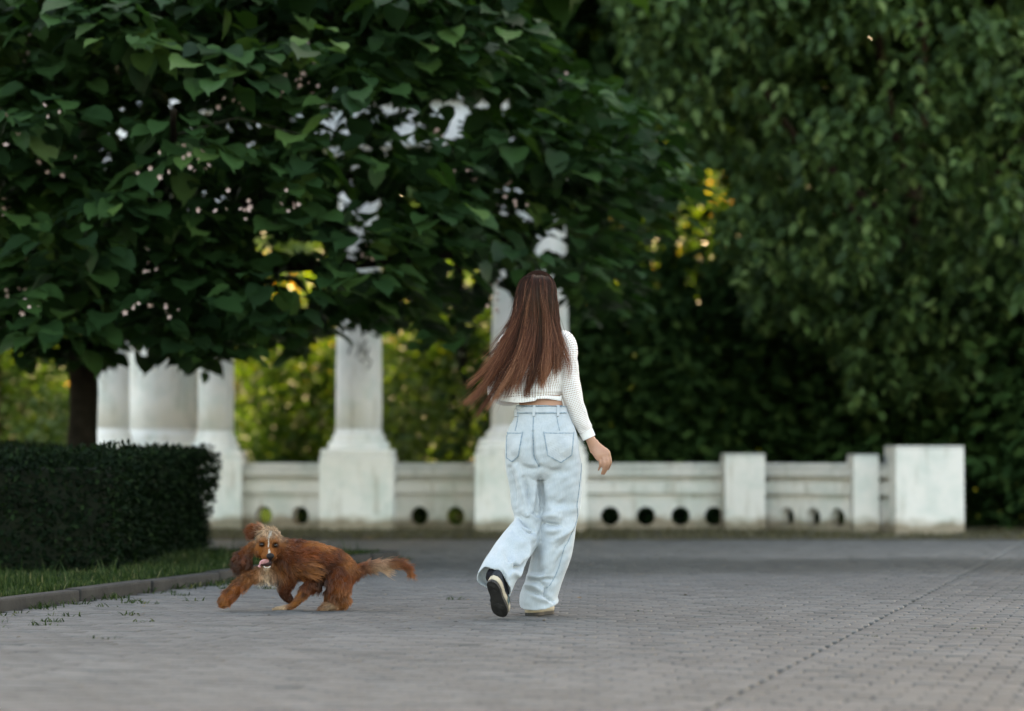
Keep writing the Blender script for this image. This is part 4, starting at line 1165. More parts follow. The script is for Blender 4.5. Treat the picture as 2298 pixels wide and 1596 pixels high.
def pocket(tl, tr, br, tip, bl):
    rows = []
    R_, C_ = 14, 12
    for i in range(R_):
        v = i / (R_ - 1); row = []
        for j in range(C_):
            u = j / (C_ - 1)
            top = np.array(tl) * (1 - u) + np.array(tr) * u
            ft = (tip[0] - bl[0]) / (br[0] - bl[0])
            bot = (np.array(bl) * (1 - u / ft) + np.array(tip) * (u / ft)) if u < ft else (np.array(tip) * (1 - (u - ft) / (1 - ft)) + np.array(br) * ((u - ft) / (1 - ft)))
            row.append(tuple(top * (1 - v) + bot * v))
        rows.append(row)
    return rows
for k_, (tl, tr, br, tip, bl) in enumerate([((1139, 970), (1172.5, 970), (1163, 1024), (1149.5, 1036), (1138, 1027)), ((1219.5, 970), (1286, 970), (1280.5, 1021), (1257, 1038), (1228, 1022))]):
    p_ = patch('back_pocket', pocket(tl, tr, br, tip, bl), .0035, pocket_m, jeans)
    out = [tl, bl, tip, br, tr]
    for a, b_ in zip(out[:-1], out[1:]):
        patch('stitched_edge', strip([a, ((a[0] + b_[0]) / 2, (a[1] + b_[1]) / 2), b_], 2.2, 4), .0045, seam_m, p_)
    patch('stitched_edge', strip([(tl[0], tl[1] + 3), ((tl[0] + tr[0]) / 2, tl[1] + 3.4), (tr[0], tr[1] + 3)], 2.2, 4), .0045, seam_m, p_)
wb = [[(x, y) for x in np.linspace(1160, 1270, 24)] for y in (911.5, 916, 921, 927)]
w_ = patch('waistband', wb, .0045, pocket_m, jeans)
patch('waistband_seam', strip([(1160, 927.5), (1190, 929), (1216, 929), (1270, 928)], 1.8, 6), .006, seam_m, w_)
patch('waistband_seam', strip([(1160, 913), (1190, 913.5), (1216, 913.5), (1270, 913)], 1.3, 6), .006, seam_m, w_)
for x in (1199, 1160.5, 1251):
    patch('belt_loop', strip([(x, 910.5), (x - .5, 922), (x - 1, 936)], 5.5, 4), .008, pocket_m, jeans)
for pts, w_ in [([(1197, 930), (1195.5, 970), (1196.5, 1000), (1198, 1024), (1209.5, 1048)], 2.2), ([(1163, 931), (1160, 950), (1156, 968)], 1.6), ([(1248, 931), (1251, 950), (1255, 968)], 1.6),
                (c2((1043, 260), (1020, 470), (1002, 600), (1003, 720), (930, 900), (895, 960), (845, 1130), (790, 1240), (748, 1285)), 1.3)]:
    patch('seam', strip(pts, w_, 8), .0018, seam_m, jeans)

# ---- sweater
knit, nt, b = new_mat('white_open_knit')
b.inputs['Base Color'].default_value = (0.84, 0.825, 0.81, 1); b.inputs['Roughness'].default_value = 0.9; b.inputs['Specular IOR Level'].default_value = .1
b.inputs['Sheen Weight'].default_value = .2
at_ = nd(nt, 'ShaderNodeAttribute'); at_.attribute_name = 'knit'
sx = nd(nt, 'ShaderNodeSeparateXYZ'); nt.links.new(at_.outputs['Vector'], sx.inputs[0])
def fr(sock, period, off=0.0):
    a = nd(nt, 'ShaderNodeMath', operation='MULTIPLY_ADD'); nt.links.new(sock, a.inputs[0]); a.inputs[1].default_value = 1 / period; a.inputs[2].default_value = off
    f_ = nd(nt, 'ShaderNodeMath', operation='PINGPONG'); nt.links.new(a.outputs[0], f_.inputs[0]); f_.inputs[1].default_value = .5
    return f_.outputs[0]
fx, fy = fr(sx.outputs[0], .0088), fr(sx.outputs[1], .0088)
gx_ = nd(nt, 'ShaderNodeMath', operation='GREATER_THAN'); nt.links.new(fx, gx_.inputs[0]); gx_.inputs[1].default_value = .235
gy_ = nd(nt, 'ShaderNodeMath', operation='GREATER_THAN'); nt.links.new(fy, gy_.inputs[0]); gy_.inputs[1].default_value = .235
hole = nd(nt, 'ShaderNodeMath', operation='MULTIPLY'); nt.links.new(gx_.outputs[0], hole.inputs[0]); nt.links.new(gy_.outputs[0], hole.inputs[1])
tr_ = nd(nt, 'ShaderNodeBsdfTransparent'); mx = nd(nt, 'ShaderNodeMixShader')
nt.links.new(hole.outputs[0], mx.inputs[0]); nt.links.new(b.outputs[0], mx.inputs[1]); nt.links.new(tr_.outputs[0], mx.inputs[2])
nt.links.new(mx.outputs[0], nt.nodes['Material Output'].inputs['Surface'])
rib_m = simple_mat('white_ribbed_knit', (0.78, 0.765, 0.75), (0.84, 0.83, 0.815), 60, 0.9, 0, 40, 0.1)
SV, SF, SK = [], [], []
def knit_loft(secs, n, sub, wr=0.0, caps=False, phase=0):
    V, F, UV = loft(secs, n, sub, 2.0, False, uv=True)
    m = len(V) // n
    b0 = len(SV)
    for i, v in enumerate(V):
        j, k = divmod(i, n)
        c_ = sum((V[j * n + q] for q in range(0, n, n // 8)), Vector()) / 8
        r_ = (v - c_)
        d = wr * (math.sin(k / n * 2 * math.pi * 5 + j * .35 + phase) + .7 * math.sin(j * .8 + k / n * 12 + phase)) 
        v2 = v + r_.normalized() * d if r_.length > 1e-6 else v
        SV.append(v2)
        ring = sum((V[j * n + q] - V[j * n + (q + 1) % n]).length for q in range(n))
        SK.append((k / n * (0.62 if n > 30 else .33), UV[i][1], 0))
    SF.extend([tuple(q + b0 for q in f) for f in F])
SR = [(1248, 757, 0, 14, .055), (1264, 766, 0, 25, .058), (1272, 785, -.003, 24.5, .058), (1273, 812, -.006, 24, .056), (1276, 845, -.01, 23.5, .054), (1281, 875, -.012, 23, .052), (1289, 905, -.0, 22, .050), (1300, 936, .01, 20, .044), (1311, 960, .018, 17, .036), (1315, 968, .02, 15.5, .032)]
knit_loft(wsec([(1191, 893, 0, 69, .122), (1190, 880, 0, 72, .13), (1191, 860, 0, 73, .132), (1194, 832, 0, 72, .130), (1198, 805, 0, 70, .122), (1202, 782, 0, 68, .108), (1204, 765, 0, 63, .09), (1205, 752, .0, 50, .074), (1206, 742, .004, 35, .062), (1206, 736, .006, 26, .056)]), 48, 5, .0035)
knit_loft(wsec(SR), 24, 5, .0022)
knit_loft(wsec([(1168, 758, 0, 14, .055), (1150, 765, 0, 25, .056), (1137, 785, -.006, 24, .056), (1129, 815, -.015, 24, .054), (1121, 845, -.02, 24, .054), (1117, 870, -.02, 23, .050), (1119, 887, .01, 22, .045), (1138, 893, .08, 19, .038), (1160, 891, .15, 17, .032), (1172, 889, .19, 15, .028)]), 24, 5, .0022, phase=2)
me = mesh_py('sweater', SV, SF)
add_attr(me, 'knit', np.array(SK), 'FLOAT_VECTOR') if False else None
a_ = me.attributes.new('knit', 'FLOAT_VECTOR', 'POINT'); a_.data.foreach_set('vector', np.array(SK, np.float32).ravel())
sweater = link_mesh('sweater', me, knit, person, True)
# seam jump of the knit coordinate is at the body side away from view
def rib_band(name, secs, n, sub, parent):
    V, F = loft(secs, n, sub, 2.0, False)
    for i in range(len(V)):
        j, k = divmod(i, n)
        c_ = (V[j * n] + V[j * n + n // 2]) / 2
        if k % 2: V[i] = V[i] + (V[i] - c_).normalized() * -.0035
    me = mesh_py(name, V, F)
    o = link_mesh(name, me, rib_m, parent, False)
    s_ = o.modifiers.new('t', 'SOLIDIFY'); s_.thickness = .003; s_.offset = -1
    return o
hem = rib_band('hem_band', wsec([(1191, 891.5, 0, 70.5, .127), (1191, 896, 0, 71, .128), (1191, 900.5, 0, 69.5, .125)]), 150, 2, sweater)
me_ = hem.data; V = coords(me_)
V[:, 2] += .006 * np.sin(V[:, 0] * 26 + 1) * (V[:, 2] < (1380 - 897) * SW) + np.where(V[:, 0] < (1202 - 1210) * SW, -.004, .003)
set_coords(me_, V)
rib_band('cuff', wsec([(1314.5, 967, .02, 16.2, .033), (1318, 973.5, .021, 15.8, .032), (1322.5, 983, .022, 15.4, .031)]), 56, 2, sweater)
rib_band('cuff', wsec([(1171, 889, .185, 15.5, .029), (1181, 887, .22, 14, .026)]), 56, 2, sweater)
rib_band('neckband', wsec([(1206, 739, .004, 30, .060), (1206, 733, .006, 25, .055)]), 80, 2, sweater)

# ---- shoes
beige = simple_mat('beige_midsole', (0.40, 0.33, 0.24), (0.52, 0.44, 0.33), 30, 0.7, .0008, 90, .3)
black_sh = simple_mat('black_canvas', (0.012, 0.014, 0.018), (0.022, 0.026, 0.034), 60, 0.7, .001, 300, .3)
rubber = simple_mat('dark_rubber', (0.010, 0.0095, 0.009), (0.026, 0.024, 0.022), 30, 0.65, .002, 150, .4)
teal_m = simple_mat('dark_teal_patch', (0.008, 0.05, 0.06), (0.015, 0.07, 0.08), 60, 0.6, 0, 40, .3)
def outline(k=1.0, y0=-.135, y1=.137, wk=1.0, n=36):
    pts = []
    for i in range(n):
        a = 2 * math.pi * i / n
        y = -math.cos(a); side = 1 if math.sin(a) >= 0 else -1
        t = (y + 1) / 2
        w = np.interp(t, [0, .03, .08, .2, .42, .6, .72, .85, .95, .985, 1], [0, .018, .028, .034, .032, .041, .044, .039, .024, .012, 0]) * wk
        cx = .006 * math.sin(t * 3.1) - .006 * t
        pts.append((side * w + cx, y0 + (y1 - y0) * t * k))
    return pts
def stack(levels, n=36, cap=True):
    V, F = [], []
    for z, k, wk, dz in levels:
        for x, y in outline(k, wk=wk, n=n):
            t = (y + .135) / .27
            V.append((x, y, z + dz * max(0, t - .75) ** 2 * 1.0))
    m = len(levels)
    for j in range(m - 1):
        for i in range(n):
            q = (i + 1) % n; F.append((j * n + i, j * n + q, (j + 1) * n + q, (j + 1) * n + i))
    if cap:
        for base, rev in ((0, True), ((m - 1) * n, False)):
            for i in range(n // 2):
                q = [base + i, base + i + 1, base + (n - i - 1) % n, base + (n - i) % n]
                q = list(dict.fromkeys(q))
                if len(q) > 2: F.append(tuple(q[::-1] if rev else q))
    return V, F
def shoe(M, label=None):
    t = bpy.data.objects.new('shoe', None); COL.objects.link(t); t.parent = person; t.matrix_local = M
    g = G(); g.add(*stack([(0, 1, .96, .28), (.002, 1, 1.0, .28), (.017, 1, 1.01, .28)]))
    # tread: concentric grooves built as raised rings
    for cy, rs in ((.062, (.008, .016, .024, .031)), (-.085, (.006, .013, .020))):
        for r_ in rs:
            n = 20; tv = []
            ring = [Vector((.004 + r_ * math.cos(2 * math.pi * i / n), cy + r_ * 1.25 * math.sin(2 * math.pi * i / n), -.0005)) for i in range(n + 1)]
            g.tube(ring, .0014, 5, False)
    g.build('outsole', rubber, t, False)
    g = G(); g.add(*stack([(.0172, .997, 1.03, .28), (.032, 1.0, 1.05, .2), (.047, .99, 1.0, .1), (.048, .98, .95, .1)])); g.build('midsole', beige, t, True)
    g = G(); g.add(*stack([(.0482, .985, .97, .1), (.062, .965, .93, 0), (.078, .86, .84, 0), (.094, .56, .74, 0), (.105, .42, .70, 0), (.120, .38, .68, 0)])); g.build('upper', black_sh, t, True)
    g = G()
    for s_ in ((1, -1) if label else ()):
        g.add([(s_ * .0475, .02, .020), (s_ * .0475, .055, .022), (s_ * .0445, .045, .047), (s_ * .0425, .005, .060)], [(0, 1, 2, 3)])
    if label: g.build('side_patch', teal_m, t, False)
    return t
heel = wp(1103, 1294, -.400)
T = Vector((.05, .135, -.178)).normalized(); Z = Vector((.34, .74, .50)); Z = (Z - T * Z.dot(T)).normalized(); X = T.cross(Z)
c_ = heel + T * .135 * .9
shoe(Matrix([[X[i] * .97, T[i] * .9, Z[i] * .9, c_[i]] for i in range(3)] + [[0, 0, 0, 1]]), True)
an = R(-25)
base = wp(1211, 1380, .058); base.z = 0.0
shoe(Matrix.Translation(base) @ Matrix.Rotation(an, 4, 'Z'))

sock_m = simple_mat('black_sock', (0.010, 0.010, 0.012), (0.018, 0.018, 0.022), 90, .9, .0008, 300, .1)
for nm, S_ in (('sock', [(1128, 1256, -.21, 18, .040), (1114, 1276, -.265, 16.5, .037), (1108, 1286, -.31, 16.5, .037), (1106, 1290, -.34, 13, .030)]),
               ('sock', [(1214, 1300, 0, 17, .038), (1210, 1335, .01, 16.5, .037), (1211, 1362, .02, 17, .04)])):
    V, F = loft(wsec(S_), 18, 3); link_mesh(nm, mesh_py(nm, V, F), sock_m, person, True)

# ---- hair
hair_m, nt, b = new_mat('long_brown_hair')
a = nd(nt, 'ShaderNodeAttribute'); a.attribute_name = 'col'
nt.links.new(a.outputs['Color'], b.inputs['Base Color'])
b.inputs['Roughness'].default_value = 0.34; b.inputs['Specular IOR Level'].default_value = 0.28; b.inputs['Specular Tint'].default_value = (1, .75, .6, 1)
b.inputs['Anisotropic'].default_value = .4
def strands_mesh(name, paths, r0, cols, mat, parent, sides=3, tip=.25):
    """paths (n,k,3), cols (n,k,3)"""
    n, k, _ = paths.shape
    T = np.gradient(paths, axis=1); T /= np.maximum(np.linalg.norm(T, axis=2, keepdims=True), 1e-9)
    ref = np.tile(np.array((.31, .9, .3)), (n, k, 1)) 
    A = np.cross(T, ref); A /= np.maximum(np.linalg.norm(A, axis=2, keepdims=True), 1e-9); B = np.cross(T, A)
    rad = np.asarray(r0).reshape(-1, 1, 1) * np.interp(np.linspace(0, 1, k), [0, .15, .7, 1], [.9, 1, .85, tip])[None, :, None]
    rings = [paths + (A * math.cos(2 * math.pi * s / sides) + B * math.sin(2 * math.pi * s / sides)) * rad for s in range(sides)]
    V = np.stack(rings, 2)                        # n,k,sides,3
    idx = np.arange(n * k * sides).reshape(n, k, sides)
    F = []
    for s in range(sides):
        q = (s + 1) % sides
        F.append(np.stack([idx[:, :-1, s], idx[:, :-1, q], idx[:, 1:, q], idx[:, 1:, s]], -1).reshape(-1, 4))
    me = mesh_np(name, V.reshape(-1, 3), np.vstack(F))
    c4 = np.concatenate([cols, np.ones((n, k, 1))], 2)
    add_attr(me, 'col', np.repeat(c4[:, :, None], sides, 2).reshape(-1, 4), 'FLOAT_COLOR')
    return link_mesh(name, me, mat, parent, True)
GD = [  # strand guides left to right: (px, py, depth)
    [(1196, 615, -.02), (1170, 628, -.04), (1161, 668, -.05), (1155, 712, -.07), (1141, 748, -.09), (1113, 798, -.10), (1078, 845, -.08), (1036, 878, -.05)],
    [(1198, 614, -.03), (1177, 630, -.07), (1169, 670, -.09), (1164, 715, -.10), (1152, 760, -.115), (1126, 820, -.135), (1096, 872, -.13), (1058, 918, -.10)],
    [(1201, 613, -.04), (1186, 630, -.09), (1180, 672, -.11), (1177, 718, -.115), (1168, 770, -.125), (1146, 830, -.15), (1116, 880, -.155), (1084, 925, -.14)],
    [(1204, 613, -.04), (1195, 630, -.10), (1191, 675, -.125), (1190, 720, -.125), (1184, 775, -.135), (1168, 830, -.155), (1150, 866, -.16), (1134, 893, -.155)],
    [(1207, 613, -.04), (1206, 630, -.105), (1204, 675, -.13), (1204, 722, -.13), (1203, 780, -.14), (1195, 830, -.16), (1190, 862, -.16), (1186, 888, -.155)],
    [(1210, 613, -.04), (1217, 630, -.10), (1218, 675, -.125), (1220, 722, -.125), (1222, 780, -.135), (1217, 825, -.155), (1210, 855, -.155), (1203, 878, -.15)],
    [(1213, 614, -.03), (1229, 630, -.09), (1233, 672, -.11), (1236, 718, -.115), (1241, 765, -.125), (1241, 805, -.14), (1237, 830, -.14), (1230, 852, -.14)],
    [(1216, 614, -.03), (1240, 632, -.06), (1247, 670, -.07), (1252, 712, -.08), (1259, 755, -.10), (1268, 795, -.11), (1272, 822, -.11), (1270, 850, -.10)]]
GD = np.array(GD, float)
GW = np.stack([(GD[..., 0] - 1210) * SW, GD[..., 1 + 1], (1380 - GD[..., 1]) * SW], -1)      # x,y,z
nS, K = 5400, 18
u = rng.beta(1.0, 1.22, nS)
gi = u * (len(GW) - 1); i0 = np.clip(gi.astype(int), 0, len(GW) - 2); fr_ = (gi - i0)[:, None, None]
tt = np.linspace(0, 1, K)
dense = np.stack([smooth_path(q, 5) for q in GW])          # guides x 36 x 3
tk = tt * (dense.shape[1] - 1)
def sample_guides(tmul):
    q = tmul[:, None] * tk[None]
    a0 = np.clip(q.astype(int), 0, dense.shape[1] - 2); f0 = (q - a0)[..., None]
    A_ = dense[i0[:, None], a0] * (1 - f0) + dense[i0[:, None], a0 + 1] * f0
    B_ = dense[i0[:, None] + 1, a0] * (1 - f0) + dense[i0[:, None] + 1, a0 + 1] * f0
    return A_ * (1 - fr_) + B_ * fr_
Lm = np.clip(rng.normal(.90, .10, nS), .45, 1.0)
Ph = sample_guides(Lm)
NL = 34
lock = np.clip((u * NL + rng.normal(0, .25, nS)).astype(int), 0, NL - 1)
uc = (lock + .5) / NL
gi2 = uc * (len(GW) - 1); j0 = np.clip(gi2.astype(int), 0, len(GW) - 2); fj = (gi2 - j0)[:, None, None]
lockL = np.clip(np.random.default_rng(3).normal(.95, .09, NL), .66, 1.03)
Lm = np.minimum(np.clip(rng.normal(.90, .12, nS), .45, 1.0) * lockL[lock], 1.0)
Ph = sample_guides(Lm)
_i, _f = i0, fr_; i0, fr_ = j0, fj; Pl = sample_guides(Lm); i0, fr_ = _i, _f
cw = (np.interp(tt, [0, .35, .6, .85, 1], [0, .18, .72, .78, .55]))[None, :, None]
Ph = Ph * (1 - cw) + Pl * cw
layer = rng.random(nS) ** 1.5 * .028
Ph[..., 1] += layer[:, None] * np.interp(tt, [0, .1, 1], [.2, 1, 1])
# sideways strand jitter, gathered into locks towards the tips
lx = rng.normal(0, 1, (200, 3)) * np.array((.020, .012, .018)); lph = rng.random(200) * 6.28
amp = np.interp(tt, [0, .3, .6, 1], [0, .12, .8, 2.0])
lk = lock % 200
Ph += lx[lk][:, None] * amp[None, :, None] * np.interp(u, [0, .55, .85, 1], [1.15, .8, .35, .25])[:, None, None]
Ph[..., 0] += (.009 * np.sin(tt[None] * 9 + lph[lk][:, None] + rng.normal(0, .5, (nS, 1))) + rng.normal(0, .0035, (nS, 1))) * np.interp(tt, [0, .4, 1], [.2, .8, 1.2])[None]
Ph += rng.normal(0, .0045, (nS, 1, 3)) * np.interp(tt, [0, .2, 1], [.1, .6, 1.2])[None, :, None]
# loose flyaway hairs
fly = rng.random(nS) < .12
Ph[fly] += (rng.normal(0, 1, (fly.sum(), 1, 3)) * np.array((.034, .014, .02))) * (tt[None, :, None] ** 2)
cc = np.array([(0.012, 0.005, 0.0035), (0.042, 0.015, 0.010), (0.16, 0.054, 0.030), (0.42, 0.190, 0.108)])
lkc = rng.normal(0, .13, 200)
base_t = np.clip(tt[None] ** 1.7 * .62 + rng.normal(.10, .14, (nS, 1)) + lkc[lk][:, None] + (rng.random((nS, 1)) < .14) * .25, 0, 1)
base_t = np.clip(base_t - .12 * (tt[None] < .12), 0, 1)
Ch = np.stack([np.interp(base_t, [0, .3, .7, 1], cc[:, i]) for i in range(3)], -1)
hair = strands_mesh('hair', Ph, rng.uniform(.0006, .0011, nS), Ch, hair_m, person)
cap_m = simple_mat('hair_roots', (0.008, 0.0035, 0.0025), (0.02, 0.009, 0.006), 60, 1.0, spec=.03)
g = G(); g.add(*ellipsoid(wp(1207.5, 655, -.008), (.094, .108, .106), 28, 18))
g.add(*loft(wsec([(1207, 650, -.055, 41, .060), (1206, 700, -.070, 42, .045), (1203, 740, -.080, 40, .038), (1198, 780, -.10, 32, .025), (1188, 815, -.125, 18, .012)]), 24, 4))
cm = remesh(g, .006, 4)
V = coords(cm); k = V[:, 1] > .065         # leave the face free
V[k, 1] = .065; set_coords(cm, V)
link_mesh('hair_base', cm, cap_m, hair, True)

# ------------------------------------------------------------------ the dog
KD = 0.0004585
DGX, DGY = (480.0 + 1200 * .20314 - 1149) / FPX * 12.2, 12.2
def dp(cx, cy, d=0.0): return Vector(((cx - 1200) * KD, d * KD, (1118 - cy) * KD))
def drows(rows): return [(*dp(a, b_, c_), w * KD, h * KD) for a, b_, c_, w, h in rows]
g = G()
g.add(*loft(drows([(715, 590, 0, 110, 130), (790, 570, 0, 150, 195), (880, 565, 0, 168, 222), (1010, 575, 0, 172, 222), (1150, 600, 0, 168, 216), (1290, 640, 0, 165, 206), (1400, 690, 0, 155, 190), (1490, 745, 0, 128, 158), (1550, 790, 0, 85, 105)]), 28, 4, refx=(0, 1, 0)))
def chain(rows, n=14, sub=4):
    S = smooth_path([(*dp(a, b_, c_), r_ * KD) for a, b_, c_, r_ in rows], sub)
    g.tube(S[:, :3], list(S[:, 3]), n)
    for e_ in (0, -1): g.add(*ellipsoid(S[e_, :3], (S[e_, 3],) * 3, 12, 8))
chain([(900, 520, 0, 165), (790, 470, -30, 135), (700, 420, -80, 115)])                                   # neck
g.add(*ellipsoid(dp(650, 690, -10), (120 * KD, 105 * KD, 125 * KD)))
chain([(620, 700, -60, 100), (500, 735, -90, 80), (400, 770, -110, 74), (300, 855, -125, 66), (215, 935, -135, 66), (160, 995, -140, 70), (142, 1018, -150, 60)])      # reaching foreleg
chain([(820, 760, 40, 115), (790, 860, 50, 88), (790, 940, 50, 66), (835, 1000, 45, 48), (868, 1035, 40, 30)])   # folded foreleg
chain([(930, 620, -110, 105), (1040, 650, -140, 82), (1130, 672, -145, 62), (1170, 690, -140, 42)])      # upper foreleg and elbow
chain([(1110, 820, -50, 100), (1030, 900, -60, 66), (960, 985, -70, 50), (890, 1060, -75, 36), (790, 1086, -80, 30), (715, 1096, -85, 22)])
chain([(1380, 770, -70, 155), (1390, 870, -80, 132), (1390, 955, -80, 108), (1450, 1030, -75, 72), (1390, 1062, -80, 52), (1290, 1070, -90, 46), (1225, 1080, -95, 36)])   # near hind leg
chain([(1400, 780, 70, 130), (1370, 880, 75, 105), (1310, 970, 80, 92), (1420, 1035, 80, 55), (1300, 1085, 80, 34), (1240, 1092, 80, 28)])    # far hind leg
chain([(1540, 700, 0, 80), (1620, 668, 0, 60), (1700, 640, 0, 46), (1800, 622, 0, 38), (1920, 606, 0, 37), (2040, 604, 0, 35), (2120, 648, 0, 26), (2160, 710, 0, 12)])   # tail
# toes
for (cx, cy, d) in ((115, 1035, -165), (140, 1050, -185), (172, 1052, -180), (200, 1035, -165)): g.add(*ellipsoid(dp(cx, cy, d), (20 * KD, 24 * KD, 20 * KD), 10, 8))
for (cx, cy, d) in ((695, 1100, -105), (690, 1100, -75), (1210, 1095, -120), (1205, 1095, -85), (1225, 1097, 60), (1222, 1097, 95)): g.add(*ellipsoid(dp(cx, cy, d), (26 * KD, 16 * KD, 15 * KD), 10, 8))
# head
g.add(*ellipsoid(dp(625, 345, -150), (128 * KD, 120 * KD, 118 * KD), 20, 14))
g.add(*ellipsoid(dp(560, 440, -165), (88 * KD, 85 * KD, 92 * KD))); g.add(*ellipsoid(dp(690, 450, -155), (82 * KD, 80 * KD, 95 * KD)))
chain([(630, 430, -200, 84), (648, 475, -270, 62), (660, 505, -318, 50)], 16)                            # muzzle
g.add(*ellipsoid(dp(612, 512, -265), (58 * KD, 60 * KD, 40 * KD))); g.add(*ellipsoid(dp(690, 515, -262), (42 * KD, 55 * KD, 42 * KD)))   # flews
chain([(620, 560, -180, 66), (615, 625, -225, 46), (618, 652, -262, 32)], 14)                            # lower jaw
for x, y, z in ((560, 352, -262), (706, 362, -240)): g.add(*ellipsoid(dp(x, y, z), (34 * KD, 20 * KD, 18 * KD)))      # brows
# ears
def flat(c, r, ang, yaw=0.0): g.add(*ellipsoid(dp(*c), tuple(q * KD for q in r), 18, 12, Matrix.Rotation(ang, 3, 'Y') @ Matrix.Rotation(yaw, 3, 'Z')))
flat((470, 400, -130), (75, 34, 52), R(-35)); flat((395, 480, -120), (72, 34, 92), R(32)); flat((325, 580, -120), (100, 40, 122), R(20)); flat((395, 590, -130), (52, 40, 95), R(5))
flat((520, 230, -90), (62, 30, 44), R(15)); flat((450, 235, -70), (88, 26, 66), R(-12)); flat((425, 285, -70), (50, 24, 62), R(10))
dm = remesh(g, .0048, 4, .5)

